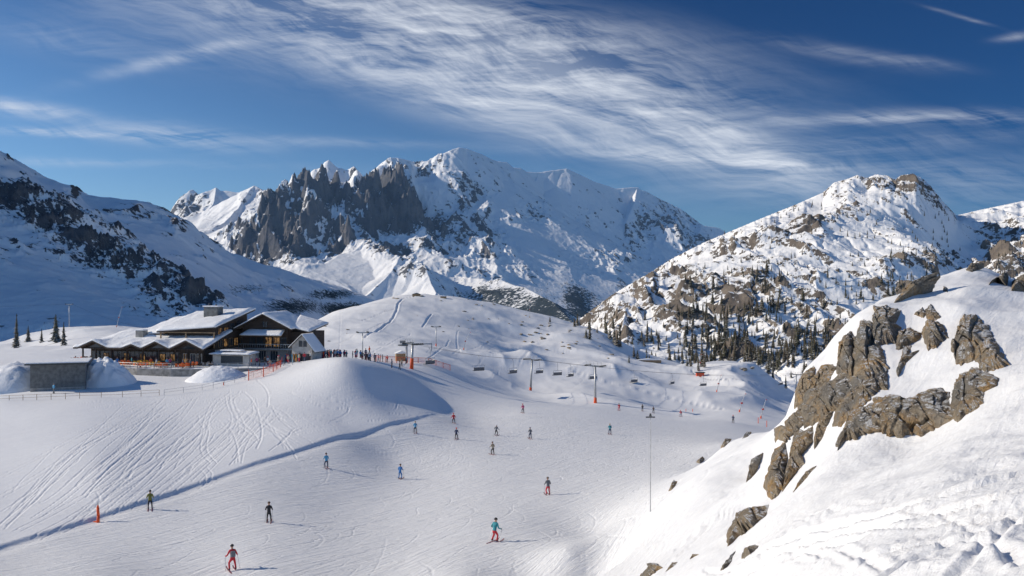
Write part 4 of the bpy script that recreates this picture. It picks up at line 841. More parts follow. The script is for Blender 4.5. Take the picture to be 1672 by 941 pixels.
# tall block: x -12..0, y 0..13
m = MB(); m.box(-12, 0, 0, 14, 0, 3.1); m.build('ground_floor_wall', M_plast, lodge)
m = MB(); m.add([(-12.05,-.05,3.1),(.05,-.05,3.1),(.05,14.05,3.1),(-12.05,14.05,3.1),(-12.05,-.05,8.3),(.05,-.05,9.1),(.05,14.05,11.6),(-12.05,14.05,9.4)], [(0,3,2,1),(4,5,6,7),(0,1,5,4),(1,2,6,5),(2,3,7,6),(3,0,4,7)]); m.build('upper_wall', M_boards, lodge)
slab([(-13.6,-2.2,7.4),(1.4,-2.2,8.45),(1.9,14.6,12.1),(-13.6,14.6,11.2)], .38, M_wood, 'main_roof', lodge, snow=.62, over=.012, seed=3, lump=.36)
slab([(-21.5,1.2,6.2),(-12.5,-.6,7.0),(-12.5,14,10.6),(-19.5,14,9.6)], .35, M_wood, 'side_roof', lodge, snow=.6, over=.01, seed=5, lump=.36)
m = MB(); m.box(-20, -12.1, 3, 13, 3, 6.2); m.build('side_wall', M_boards, lodge)
m = MB(); m.box(-7.0, -3.4, 6.5, 9.0, 9.6, 12.75); ch = m.build('chimney', M_grey, lodge); m = MB(); m.box(-7.2, -3.2, 6.3, 9.2, 12.75, 13.0); m.build('chimney_snow', M_rsnow, ch, bevel=.1); m = MB(); m.tube((-6.2, 7.6, 12.9), (-6.2, 7.6, 13.6), .16, .16); m.tube((-4.4, 7.6, 12.9), (-4.4, 7.6, 13.4), .16, .16); m.build('flue', M_dsteel, ch)
for (y, z, h, n, mt_) in [(1.0,6.3,1.7,2,M_warm),(3.6,6.5,1.5,1,M_warm),(6.2,7.0,1.9,1,M_glass),(9.0,7.4,1.9,2,M_glass),(1.2,3.7,1.7,1,M_glass),(3.4,3.7,1.7,1,M_warm),(5.6,3.7,1.7,1,M_glass),(8.0,3.7,1.7,2,M_warm),(10.8,3.7,1.7,1,M_glass)]:
    window(lodge, .05, y, z, 1.5, h, 'r', mt_, n, M_lite if mt_ is M_glass and z < 5 else M_wood)
for (y, w_, mt_) in [(1.2,1.5,M_glass),(3.2,1.6,M_warm),(6.0,1.4,M_glass),(8.2,1.8,M_warm),(11.0,1.6,M_warm)]: window(lodge, 0, y, .15 if w_ > 1.55 else .9, w_, 2.3 if w_ > 1.55 else 1.5, 'r', mt_, 1, M_plast)
for (x, z, mt_) in [(-10.5,4.2,M_glass),(-7.5,4.2,M_glass),(-4.2,4.3,M_warm),(-2.4,4.3,M_glass)]: window(lodge, x, -.05, z, 1.6, 1.6, 'f', mt_, 1)
for x, w_, mt_ in [(-5.6,1.5,M_warm),(-3.6,1.5,M_glass),(-1.8,1.2,M_warm)]: window(lodge, x, 0, .3, w_, 2.2, 'f', mt_, 1, M_plast)
m = MB(); m.box(-13.2, 1.0, -2.0, -1.8, 7.0, 7.2); 
for x in (-12.8, -6.4, .7): m.box(x - .12, x + .12, -1.9, -1.66, 3.6, 7.1)
m.build('eave_beam', M_lite, lodge)
# dining wing with three front gables: x -31..-.5, y -6..4
m = MB(); m.box(-30, -6.0, -3.2, 3, 0, 3.3); m.box(-6.0, -.1, -5.0, -.1, 0, 3.4); m.build('dining_wall', M_wood, lodge)
m = MB()
for i in range(21):
    x = -29.6 + i * 1.12
    m.box(x, x + .98, -3.26, -3.21, .25, 2.7)
m.build('glass_front', M_glass, lodge)
for i, x in enumerate((-26.5, -21.2, -17.0, -11.9, -9.2)): window(lodge, x, -3.28, .7, 1.2, 1.5, 'f', M_warm, 1, M_wood)
for x in (-4.9, -3.1, -1.5): window(lodge, x, -5.0, .6, 1.1, 1.9, 'f', M_warm if x < -4 else M_glass, 1, M_plast)
m = MB()
for x in (-29.8, -26.4, -22.4, -18.4, -14.4, -10.3, -6.2, -3.2, -.2): m.box(x - .14, x + .14, -6.3, -6.02, 0, 3.4)
m.box(-30.2, .2, -6.32, -6.0, 3.4, 3.68); m.build('veranda_posts', M_wood, lodge)
# zigzag roof: one snow-covered heightfield that folds over three gables
def eave(x): # height of the front edge along x
    z = 3.75
    for c_, w_, h_ in ((-26.5, 3.9, 1.6), (-10.6, 3.6, 1.6), (-3.0, 4.1, 1.9), (-16.6, 2.6, .9)): z = max(z, 3.75 + h_ * (1 - abs(x - c_) / w_))
    return z
xs = np.linspace(-31.5, 1.4, 96); ys = np.linspace(-7.3, 5.0, 36)
def roof_pts(dz, shrink=0.0):
    out = []
    for y in ys:
        for x in xs:
            t = (y + 7.3) / 12.3; edge_l = min(1, (x + 31.5) / 6.0); z = eave(x) * max(0, 1 - t * 1.9) + (3.9 + 3.2 * t * (.35 + .65 * edge_l)) * min(1, t * 1.9)
            z = max(z, 3.75 + 3.3 * t * (.35 + .65 * edge_l)); rim = min(1, min(y + 7.3, x + 31.5, 1.4 - x) / .5) ** .5 if dz else 0
            out.append((x, y, z + (dz * (.4 + .6 * rim) + .24 * float(fbm(np.array([x]), np.array([y]), 3.0, 3, .5, 9)[0]) * rim if dz else 0)))
    return out
def sheet(name, top, bot, nx, ny, mat, par, smooth):
    g = []; o_ = nx * ny
    for i in range(ny - 1):
        for j in range(nx - 1): k = i * nx + j; g.append((k, k + 1, k + nx + 1, k + nx)); g.append((o_ + k, o_ + k + nx, o_ + k + nx + 1, o_ + k + 1))
    for j in range(nx - 1): g.append((j, o_ + j, o_ + j + 1, j + 1)); k = (ny - 1) * nx + j; g.append((k, k + 1, o_ + k + 1, o_ + k))
    for i in range(ny - 1): k = i * nx; g.append((k, k + nx, o_ + k + nx, o_ + k)); k += nx - 1; g.append((k, o_ + k, o_ + k + nx, k + nx))
    mm = MB(); mm.add(list(top) + list(bot), g); return mm.build(name, mat, par, smooth=smooth)
rb = roof_pts(0); ro = sheet('dining_roof', rb, [(x, y, z - .35) for x, y, z in rb], 96, 36, M_wood, lodge, False); sheet('roof_snow', roof_pts(.55), [(x, y, z + .005) for x, y, z in rb], 96, 36, M_rsnow, ro, True)
m = MB()
for c_, w_ in ((-26.5, 3.9), (-10.6, 3.6), (-3.0, 4.1), (-16.6, 2.6)): zt = eave(c_); m.prism([(c_ - w_, 3.4), (c_ + w_, 3.4), (c_, zt - .38)], -6.1, -5.9)
m.build('gable_boards', M_boards, lodge)
m = MB()
for c_ in (-26.5, -10.6, -3.0): m.prism([(c_ - 1.7, 3.75), (c_ + 1.7, 3.75), (c_, 4.55)], -6.14, -6.11)
m.build('gable_glass', M_glass, lodge)
m = MB(); m.box(-19.6, -17.7, -1.4, .4, 5.0, 7.4); ch = m.build('chimney', M_conc, lodge); m = MB(); m.box(-19.7, -17.6, -1.5, .5, 7.4, 7.65); m.build('chimney_snow', M_rsnow, ch, bevel=.1)
_n0 = set(lodge.children)
# gabled house right of the block: x 1..14, y 3..14
m = MB(); m.prism([(.9, 3.0), (12.4, 3.0), (12.4, 8.2), (6.7, 11.0), (.9, 8.2)], 3.5, 14); m.build('gable_wall', M_boards, lodge)
m = MB(); m.box(.9, 12.4, 3.6, 14, 0, 3.0); m.build('ground_floor_wall', M_plast, lodge)
slab([(-.6,1.9,7.7),(6.75,1.9,11.2),(6.75,14.5,11.4),(-.6,14.5,7.9)], .3, M_wood, 'gable_roof', lodge, snow=.45, over=.004, seed=21)
slab([(6.75,1.9,11.2),(14.0,1.9,7.7),(14.0,14.5,7.9),(6.75,14.5,11.4)], .3, M_wood, 'gable_roof', lodge, snow=.45, over=.004, seed=22)
slab([(13,4.5,7.9),(17.4,4.2,7.0),(17.4,15,8.6),(10,15,10.4)], .3, M_wood, 'end_roof', lodge, snow=.45, over=.01, seed=23)
m = MB(); m.box(12.4, 16.8, 5.2, 14, 0, 6.9); m.build('end_wall', M_boards, lodge)
slab([(1.6,.6,6.2),(12.2,.6,6.2),(11.6,3.6,7.3),(2.2,3.6,7.3)], .16, M_lite, 'balcony_roof', lodge, snow=.35, over=.0, seed=24, n=8)
m = MB(); m.box(1.2, 18.5, .9, 3.5, 2.95, 3.12); 
for i in range(30): x = 1.2 + i * .595; m.box(x, x + .05, .93, .98, 3.12, 4.1)
m.box(1.2, 18.5, .9, 1.0, 4.1, 4.2); m.build('balcony', M_steel, lodge)
for x in (2.0, 11.6): m = MB(); m.box(x, x + .2, .9, 1.1, 3.1, 6.2); m.build('balcony_post', M_wood, lodge)
for x, mt_ in [(2.6,M_glass),(4.6,M_glass),(6.8,M_warm),(8.8,M_warm),(10.6,M_glass)]: window(lodge, x, 3.5, 3.5, 1.5, 2.1, 'f', mt_, 1)
window(lodge, 6.0, 3.5, 8.0, 1.2, 1.3, 'f', M_glass, 1); window(lodge, 14.6, 5.2, 4.3, 1.5, 1.5, 'f', M_glass, 1, M_plast)
for x in (2, 5, 8): window(lodge, x, 3.6, .3, 1.8, 2.1, 'f', M_glass, 2, M_plast)
for o_ in set(lodge.children) - _n0: o_.location += Vector((.9, 5.5, 0))
_n0 = set(lodge.children)
# pale stair gable at the right end
m = MB(); m.prism([(17.4, 0), (22.3, 0), (22.3, 3.6), (20.0, 6.6), (17.4, 4.2)], 1.0, 6.0); m.build('stair_gable_wall', M_plast, lodge)
slab([(20.0,.5,6.85),(23.2,.5,2.9),(23.2,6.4,2.9),(20.0,6.4,6.85)], .22, M_grey, 'stair_roof', lodge, snow=.22, seed=31, n=8); slab([(16.8,.5,3.85),(20.0,.5,6.85),(20.0,6.4,6.85),(16.8,6.4,3.85)], .22, M_grey, 'stair_roof', lodge, snow=.22, seed=32, n=8)
for x in (19.2, 20.3): window(lodge, x, 1.0, 4.1, .7, 1.2, 'f', M_glass, 0, M_grey)
for x in (17.7, 19.2, 20.8): window(lodge, x, 1.0, .5, 1.0, 1.9, 'f', M_warm if x < 18 else M_glass, 0, M_grey)
for o_ in set(lodge.children) - _n0: o_.location += Vector((.6, .6, 0))
# snow-roofed kiosk in front of the gabled house
kiosk = empty('bar_kiosk', LM @ Vector((7.0, -3.6, 0)), PSI); tag(kiosk, 'low dark bar kiosk with snowy flat roof in front of the gabled house', 'kiosk')
m = MB(); m.box(-4.5, 3.8, -1.2, 1.6, 0, 2.3); m.build('counter_wall', M_plast, kiosk); m = MB(); m.box(-2.6, 2.4, -1.26, -1.21, .5, 2.1); m.build('hatch', M_dsteel, kiosk)
slab([(-5,-1.9,2.45),(4.4,-1.9,2.45),(4.4,2.1,2.7),(-5,2.1,2.7)], .12, M_grey, 'roof', kiosk, snow=.3, seed=41, n=8)
m = MB(); m.box(-3.0, 1.8, -1.0, .8, 3.1, 3.3); m.build('roof_cap', M_rsnow, kiosk, bevel=.1)
# terrace deck and its concrete wall
deck = empty('terrace', LM @ Vector((0, 0, 0)), PSI); tag(deck, 'raised snowy dining terrace with curved concrete retaining wall below the restaurant', 'terrace')
DP = [(-36.5,4),(-36.5,-9.0),(-31,-10.6),(-20,-13.2),(-10,-14.6),(-2,-14.4),(5.5,-12.6),(13,-8.6),(24,-5.5),(27,6)]
def prism_z(mb, poly, z0, z1, mi=0):
    n = len(poly); mb.add([(x, y, z0) for x, y in poly] + [(x, y, z1) for x, y in poly], [tuple(range(n))[::-1], tuple(range(n, 2 * n))] + [(i, (i + 1) % n, n + (i + 1) % n, n + i) for i in range(n)], mi)
deck.matrix_world = LM; m = MB(); prism_z(m, DP, -3.4, -.06); m.build('retaining_wall', M_conc, deck); m = MB(); prism_z(m, [(x * .985, y * .985 if y < 0 else y) for x, y in DP], -.06, .0); m.build('deck_snow', M_rsnow, deck)
def railing(pts, label, h=1.05, step=1.7, mat=M_steel, rails=(1.05, .55), name='railing', world=True, rr=.03, cat='railing'):
    t = empty(name, pts[0]); tag(t, label, cat); L = [Vector(p) for p in pts]; m = MB(); pos = []
    for a, b in zip(L[:-1], L[1:]):
        n_ = max(1, int((b - a).length / step)); pos += [a.lerp(b, i / n_) for i in range(n_)]
    pos.append(L[-1]); o0 = L[0]
    for r_ in rails: m.path([p - o0 + Vector((0, 0, r_)) for p in pos], rr * .8, 5)
    m.build('rail', mat, t)
    for p in pos: m = MB(); m.box(-rr, rr, -rr, rr, -.3, h); q = m.build('post', mat, t); q.location = p - o0
    return t
railing([LM @ Vector((x * .99, y * .99, 0)) for x, y in DP[1:6]], 'grey steel railing along the curved terrace edge above the concrete wall', rr=.045)
railing([LM @ Vector((x * .99, y * .99, 0)) for x, y in DP[6:9]], 'steel railing on the right part of the terrace near the queue of people', rr=.045)
# storage building left of the terrace
sx = (96 - CX) / F * 165; shed = empty('concrete_shed', (sx, 165, TZ - 3.9), R(21)); tag(shed, 'square grey shed with concrete foot and flat snowy roof left of the terrace', 'shed')
m = MB(); m.box(-4.6, 4.3, 0, 8, -1.2, 2.2); m.build('foundation', M_conc, shed); m = MB(); m.box(-4.6, 4.3, .02, 8, 2.2, 6.35); m.build('wall', M_grey, shed)
m = MB(); m.box(-5.4, 5.0, -.9, 9, 6.35, 6.58); r_ = m.build('roof', M_dsteel, shed); m = MB(); m.box(-5.3, 4.9, -.8, 9, 6.58, 6.8); m.build('roof_snow', M_rsnow, r_, bevel=.08)
m = MB(); m.box(.9, 1.5, -.03, .02, .3, 1.0); m.build('vent', M_dsteel, shed)

# shovelled snow beside the shed and under the concrete wall
def pile(px, D, rx, ry, h, seed, label):
    g = 44; vs = []; fs = []; b = on(px, D)
    for i in range(g):
        for j in range(g):
            u, v = i / (g - 1) * 2 - 1, j / (g - 1) * 2 - 1; r2 = min(1, u * u + v * v); x, y = u * rx, v * ry
            n_ = float(fbm(np.array([x + seed * 9]), np.array([y]), 1.6, 5, .6, seed)[0]); vs.append((x, y, (h * (1 - r2) ** 1.2 * (1 + (.35 if seed == 3 else .12) * n_) - .4 * (r2 > .97)) + gz(b.x + x, b.y + y) - b.z + ((.35 if seed == 3 else .12) * n_ if r2 < .9 else -.3)))
    for i in range(g - 1):
        for j in range(g - 1): k = i * g + j; fs.append((k, k + g, k + g + 1, k + 1))
    m = MB(); m.add(vs, fs); o = m.build('snow_pile', M_rsnow, smooth=True); o.location = b; tag(o, label, 'snow pile')
pile(168, 174, 6.5, 5, 4.6, 3, 'rough heap of shovelled snow between the shed and the concrete wall'); pile(352, 178, 6.0, 5, 2.4, 5, 'smooth snow mound leaning on the right part of the concrete wall'); pile(20, 170, 7.5, 8, 4.8, 7, 'steep snow bank against the left side of the shed')
# tables and chairs on the terrace
rf = random.Random(4)
def make_chair(fab):
    c = empty('terrace_chair', (0, 0, 0)); m = MB(); m.box(-.27, .27, -.27, .27, .40, .50); m.build('seat', fab, c, bevel=.02); m = MB(); m.box(-.27, .27, .22, .30, .5, 1.0); m.build('backrest', fab, c, bevel=.02)
    for sx_ in (-.24, .24):
        for sy in (-.24, .24): m = MB(); m.tube((sx_, sy, 0), (sx_, sy, .42), .02, .02, 4); m.build('leg', M_dsteel, c)
    return c
def make_table():
    c = empty('terrace_table', (0, 0, 0)); m = MB(); m.box(-.75, .75, -.4, .4, .70, .75); m.build('table_top', M_lite, c); m = MB(); m.box(-.05, .05, -.05, .05, 0, .7); m.box(-.4, .4, -.05, .05, 0, .05); m.build('leg', M_dsteel, c); return c
cp = {k: make_chair(f) for k, f in (('yellow', M_yel), ('orange', M_orf), ('grey', M_grf))}; tp_ = make_table(); used = set()
def put(proto, key, p, rz, label, cat, group):
    o = proto if key not in used else clone(proto); used.add(key); o.location = p; o.rotation_euler = (0, 0, rz); tag(o, label, cat, group)
rows = [(-28.5,-8.2,6,'yellow','under the left gable'),(-24,-8.8,5,'yellow','under the left gable'),(-19.5,-11.2,6,'orange','by the middle of the terrace railing'),(-15.0,-12.0,6,'orange','by the middle of the terrace railing'),(-10.5,-12.6,6,'orange','by the middle of the terrace railing'),
 (-18,-8.6,6,'orange','behind the front row of the terrace'),(-22.5,-9.6,6,'orange','left of the middle of the terrace'),(-14,-7.4,6,'yellow','close under the dining wing glass'),(-25.5,-6.2,5,'orange','close under the left gable glass'),(-5.5,-12.6,6,'orange','by the right half of the terrace railing'),(-.5,-12.2,6,'orange','by the right half of the terrace railing'),(-9,-9.2,5,'yellow','below the right front gable'),(-4.5,-10.2,5,'grey','in front of the tall block'),(0,-9.0,5,'orange','in front of the tall block'),(3.5,-8.2,4,'grey','beside the bar kiosk'),(-34,-5,5,'grey','at the far left end of the terrace'),(-34,-1.5,5,'orange','at the far left end of the terrace'),(-34,1.8,4,'grey','at the far left end of the terrace')]
for rx, ry, n, colr, where in rows:
    put(tp_, 't', LM @ Vector((rx, ry, 0)), PSI + rf.gauss(0, .1), 'timber-topped table ' + where, 'table', 'tables ' + where)
    for i in range(n):
        sx_ = (i // 2 - 1) * .8 + rf.gauss(0, .08); sy_ = -.85 if i % 2 == 0 else .85
        put(cp[colr], colr, LM @ Vector((rx + sx_, ry + sy_, 0)), PSI + (0 if sy_ > 0 else math.pi) + rf.gauss(0, .25), f'{colr} chair at a table {where}', 'chair', f'{colr} chairs {where}')
# fences on the snow
def line_on(pxD): return [on(px, D) for px, D in pxD]
railing(line_on([(-30,151),(60,151),(130,152),(200,155),(260,158)]), 'low wire fence with wooden posts along the snowbank below the shed', 1.0, 2.2, M_lite, (.95, .5), 'fence', cat='fence')
railing(line_on([(268,158),(330,163),(400,172),(452,182)]), 'fence of grey posts climbing the snow below the curved concrete wall', 1.0, 2.4, M_steel, (.95, .5), 'fence', cat='fence')
def netfence(pts, label):
    t = railing(pts, label, 1.5, 2.6, M_or, (1.4,), 'net_fence', rr=.07, cat='fence'); m = MB(); o0 = Vector(pts[0])
    for z in np.arange(.1, 1.4, .16): m.path([Vector(p) - o0 + Vector((0, 0, z)) for p in pts], .012, 3)
    for a, b in zip(pts[:-1], pts[1:]):
        n_ = int((Vector(b) - Vector(a)).length / .3)
        for i in range(n_): q = Vector(a).lerp(Vector(b), i / n_) - o0; m.tube(q + Vector((0, 0, .05)), q + Vector((0, 0, 1.4)), .01, .01, 3)
    m.build('net', M_net, t)
netfence(line_on([(406,172),(430,174),(446,178),(458,184)]), 'orange safety net on orange posts at the left end of the queue')
netfence(line_on([(598,216),(630,220),(665,226),(700,232),(735,238)]), 'long orange net behind the people right of the queue')
# ------------------------------------------------------------------ chairlift and poles
M_white = plain('white_paint', (.7, .7, .7), .5); M_cable = plain('steel_cable', (.10, .10, .11), .5, .6); M_red = plain('red_paint', (.55, .04, .03), .5)
def lift_pylon(px, D, h, lean, label, big=True, yaw=0.0, pad=True):
    b = on(px, D); t = empty('lift_pylon', b, yaw); tag(t, label, 'lift pylon'); top = Vector((lean, 0, h)); m = MB(); m.tube((0, 0, -.8), top, .36 if big else .2, .24 if big else .12, 12); m.build('mast', M_steel, t, smooth=True)
    if pad: m = MB(); m.tube((0, 0, -.3), top * (.14 if h > 6.1 else .42), .46 if big else .24, .40 if big else .2, 12); m.build('padding', M_or, t, smooth=True)
    w_ = 2.6 if big else 1.5; m = MB(); m.box(top.x - w_, top.x + w_, -.16, .16, h - .35, h); m.build('crossarm', M_steel, t)
    for s_ in (-1, 1):
        m = MB(); m.box(top.x + s_ * w_ - .12, top.x + s_ * w_ + .12, -1.5, 1.5, h - .25, h - .1)
        for k in range(6): y = -1.25 + k * .5; m.tube((top.x + s_ * w_ - .1, y, h - .05), (top.x + s_ * w_ + .1, y, h - .05), .21, .21, 8)
        m.build('sheave_assembly', M_dsteel, t)
    if big:
        m = MB()
        for x in (-w_, -w_ * .5, 0, w_ * .5, w_): m.box(top.x + x - .03, top.x + x + .03, -.7, -.64, h, h + 1.0)
        m.box(top.x - w_, top.x + w_, -.7, -.64, h + .95, h + 1.0); m.box(top.x - w_, top.x + w_, -.7, -.64, h + .5, h + .54); m.box(top.x - w_ * .9, top.x + w_ * .9, -.75, .1, h - .01, h + .03); m.build('catwalk', M_steel, t)
        m = MB()
        for k in range(int(h / .4)): z = .8 + k * .4; m.box(top.x * z / h - .2, top.x * z / h + .2, -.46, -.42, z, z + .04)
        m.build('ladder', M_steel, t)
    return t, b, top, w_
YAW = 0.0
pA = lift_pylon(672, 215, 6.0, .6, 'forked lift pylon with tall orange padding beside the people on the knoll', True, R(-58))
pB = lift_pylon(866, 285, 10.2, .9, 'grey lift pylon with orange foot, left of the two tall T-shaped pylons', True, R(-50))
pC = lift_pylon(972, 254, 10.4, 0, 'grey lift pylon with orange foot, right of the two tall T-shaped pylons', True, R(-42))
pD = lift_pylon(1300, 430, 10, 0, 'distant lift pylon at the edge of the rock outcrop', True, R(-50))
for px, D, h, lean, pad, lb in [(712,345,7.5,0,True,'slim pylon with orange foot on the slope of the round hill'),(592,265,6.5,0,False,'thin grey mast with crossarm rising behind the row of people'),(113,430,11,0,False,'tall white T-shaped lift mast on the far left snowfield'),(512,235,5,0,False,'short grey post right of the restaurant')]:
    lift_pylon(px, D, h, lean, lb, False, R(20), pad)
# station wheel and drive at the lower end of the lift
st = empty('lift_station', on(664, 232)); tag(st, 'small steel return station with bullwheel behind the forked orange-padded pylon', 'lift station')
m = MB(); m.tube((0, 0, -.5), (0, 0, 4.4), .3, .26, 10); m.build('column', M_steel, st); m = MB(); m.box(-1.2, 6.4, -.15, .15, 4.3, 4.6); m.box(6.2, 6.4, -.1, .1, 2.6, 4.4); m.build('boom', M_steel, st); m = MB(); m.tube((-.9, 0, 4.0), (-.9, 0, 4.25), 1.3, 1.3, 20); m.build('bullwheel', M_dsteel, st); m = MB(); m.box(-1.7, -.3, -.6, .6, 4.6, 5.3); m.build('motor_housing', M_conc, st, bevel=.06)
hut = empty('lift_hut', on(655, 236), R(15)); tag(hut, 'small timber lift hut behind the row of people', 'hut'); m = MB(); m.box(-1.4, 1.4, -1, 1, -.4, 2.0); m.build('wall', M_lite, hut); m = MB(); m.prism([(-1.7, 2.0), (1.7, 2.0), (0, 2.7)], -1.3, 1.3); m.build('roof', M_rsnow, hut)
# haul cables
def cable(a, b, sag, r, label):
    pts = [a.lerp(b, i / 24) - Vector((0, 0, sag * 4 * (i / 24) * (1 - i / 24))) for i in range(25)]; m = MB(); o0 = pts[0]; m.path([p - o0 for p in pts], r, 5); o = m.build('lift_cable', M_cable); o.location = o0; tag(o, label, 'cable'); return pts
def arm(p, s): t, b, top, w_ = p; return b + Matrix.Rotation(t.rotation_euler[2], 3, 'Z') @ Vector((top.x + s * w_, 0, top.z + .1))
lines = {}
E1 = Vector(W(1560, 700, 620))
lines['near1'] = cable(arm(pA, -1), arm(pB, -1), 1.0, .03, 'haul cable from the forked pylon to the left T-shaped pylon, front strand')
lines['near2'] = cable(arm(pA, 1), arm(pB, 1), 1.0, .03, 'haul cable from the forked pylon to the left T-shaped pylon, rear strand')
lines['far1'] = cable(arm(pB, -1), arm(pD, -1), 2.5, .035, 'haul cable from the left T-shaped pylon down to the outcrop, front strand')
lines['far2'] = cable(arm(pB, 1), arm(pD, 1), 2.5, .035, 'haul cable from the left T-shaped pylon down to the outcrop, rear strand')
cable(on(113, 430) + Vector((-1, 0, 11)), Vector(W(-300, 480, 430)), 3, .03, 'thin lift cable from the white mast out to the left')
cable(on(113, 430) + Vector((1.4, 0, 11)), Vector(W(290, 540, 460)), 3, .03, 'thin lift cable from the white mast to the right behind the restaurant')
def make_chair4():
    c = empty('lift_chair', (0, 0, 0)); m = MB(); m.path([(0, 0, 0), (.35, 0, -.5), (.35, 0, -1.9)], .045, 6); m.build('hanger', M_steel, c)
    m = MB(); m.path([(.35, -1.15, -2.9), (.35, -1.15, -1.9), (.35, 1.15, -1.9), (.35, 1.15, -2.9)], .04, 6); m.build('frame', M_steel, c)
    m = MB(); m.box(-.25, .35, -1.15, 1.15, -2.98, -2.86); m.build('seat', M_dsteel, c, bevel=.03); m = MB(); m.box(.33, .42, -1.15, 1.15, -2.86, -2.3); m.build('backrest', M_grf, c, bevel=.03)
    m = MB(); m.path([(.35, -1.1, -2.3), (-.35, -1.1, -2.4), (-.35, 1.1, -2.4), (.35, 1.1, -2.3)], .03, 5); m.build('safety_bar', M_steel, c); return c
chair = make_chair4(); cn = 0
spotsC = [(700,611,'near1','empty lift chair closest to the forked orange-padded pylon'),(781,617,'near1','lift chair hanging midway between the forked pylon and the left T-shaped pylon'),(836,613,'near2','lift chair just left of the left T-shaped pylon'),(879,622,'far1','lift chair right against the left T-shaped pylon'),
 (909,622,'far2','lift chair halfway between the two T-shaped pylons, left of a pair'),(930,624,'far1','lift chair halfway between the two T-shaped pylons, right of a pair'),(967,618,'far2','lift chair seen just behind the right T-shaped pylon'),(1034,630,'far1','lift chair next right after the right T-shaped pylon'),(1096,639,'far1','low dark lift chair over the middle of the lower run'),(1147,628,'far2','small lift chair beside the yellowish larch'),(1198,640,'far1','large lift chair hanging by the small snow mound'),(1274,648,'far2','lift chair closest to the rock outcrop')]
for px, py, ln, lb in spotsC:
    pts = lines[ln]; p = min(pts, key=lambda q: abs(q.x / q.y * F + CX - px))
    i = pts.index(p); j = min(len(pts) - 2, max(0, i if p.x / p.y * F + CX <= px else i - 1)); a, b = pts[j], pts[j + 1]; ua = a.x / a.y * F + CX; ub = b.x / b.y * F + CX; k = (px - ua) / (ub - ua + 1e-9); q = a.lerp(b, min(1, max(0, k)))
    o = chair if cn == 0 else clone(chair); cn += 1; o.location = q; o.rotation_euler = (0, 0, R(-48 + 12 * math.sin(cn * 2.3))); o.scale = (1.4,) * 3; tag(o, lb, 'lift chair', 'chairs hanging on the chairlift')
# snow lances, poles and markers
def lance(px, D, h, lean, label, foot=M_or, bend=0.0):
    t = empty('snow_lance', on(px, D)); tag(t, label, 'snow lance'); m = MB(); p1 = Vector((lean * .45, 0, h * .5)); p2 = Vector((lean + bend, 0, h)); m.tube((0, 0, -.4), p1, .13, .10, 8); m.tube(p1, p2, .10, .06, 8); m.build('pole', M_steel, t)
    m = MB(); m.tube((0, 0, -.2), (lean * .08, 0, h * .08 + .3), .2, .17, 10); m.build('padding', foot, t); m = MB(); m.tube(p2, p2 + Vector((.35, 0, .12)), .10, .08, 6); m.box(p1.x - .25, p1.x + .25, -.2, .2, p1.z - .2, p1.z + .2); m.build('nozzle_head', M_red, t)
lance(757, 345, 6.6, 1.4, 'bent snow lance with orange foot on the round hill, red head on top', bend=1.0)
lance(190, 430, 9.5, 2.6, 'leaning red and white snow lance behind the dining wing')
lance(1142, 400, 7, .8, 'tall snow lance near the yellowish larch')
lance(865, 505, 9, 0, 'single thin mast on the skyline of the round snow hill', M_lite)
lance(1170, 330, 6, 1.5, 'bent snow lance beside the large lift chair on the right')
lance(1207, 255, 5, 1.6, 'curved snow lance behind the skier at the right end of the run')
lance(1242, 250, 5, 1.4, 'curved snow lance nearest the bank crest')
p = on(1062, 60); pl = empty('marker_pole', p); tag(pl, 'very tall thin grey pole standing at the foot of the bank', 'pole'); m = MB(); hp = (838 - 682) / F * 60; m.tube((0, 0, -.4), (0, 0, hp), .035, .026, 8); m.build('shaft', M_steel, pl); m = MB(); m.tube((0, 0, hp), (0, 0, hp + .18), .10, .05, 8); m.box(-.3, .3, -.03, .03, hp - .1, hp - .02); m.build('head', M_dsteel, pl)
# orange padded marker at the border of the run
p = on(160, 81.5); mk = empty('padded_marker', p); tag(mk, 'bright orange padded post on the blue-shaded step of the run', 'marker'); m = MB(); m.tube((0, 0, -.2), (.03, 0, .6), .15, .12, 10); m.tube((.03, 0, .6), (-.02, 0, 1.3), .13, .12, 10); m.tube((-.02, 0, 1.3), (0, 0, 1.55), .12, .05, 10); m.build('padding', M_or, mk, smooth=True); m = MB(); m.tube((0, 0, 1.4), (0, 0, 1.75), .03, .03, 6); m.build('post', M_dsteel, mk); m = MB(); m.tube((-.45, .0, .02), (0, 0, .08), .05, .10, 8); m.build('foot', M_or, mk)
for px, D, lb in [(1131,262,'short orange stake where the shaded gully meets the run'),(1120,262,'short orange stake left of its twin by the shaded gully'),(1238,235,'orange stake beside the curved lances'),(1252,222,'orange stake nearest the brown boulder on the bank')]:
    o = MB(); o.tube((0, 0, -.2), (0, 0, 1.5), .09, .07, 6); q = o.build('marker_stake', M_or); q.location = on(px, D); tag(q, lb, 'stake')
for px, D, lb in [(406,171,'orange stake at the left end of the queue'),(430,173,'thin yellow and orange stake at the left of the knoll'),(365,168,'small orange stake low on the snow beneath the terrace')]:
    o = MB(); o.tube((0, 0, -.2), (0, 0, 2.0 if px != 365 else .6), .09, .07, 6); q = o.build('marker_stake', M_or); q.location = on(px, D); tag(q, lb, 'stake')
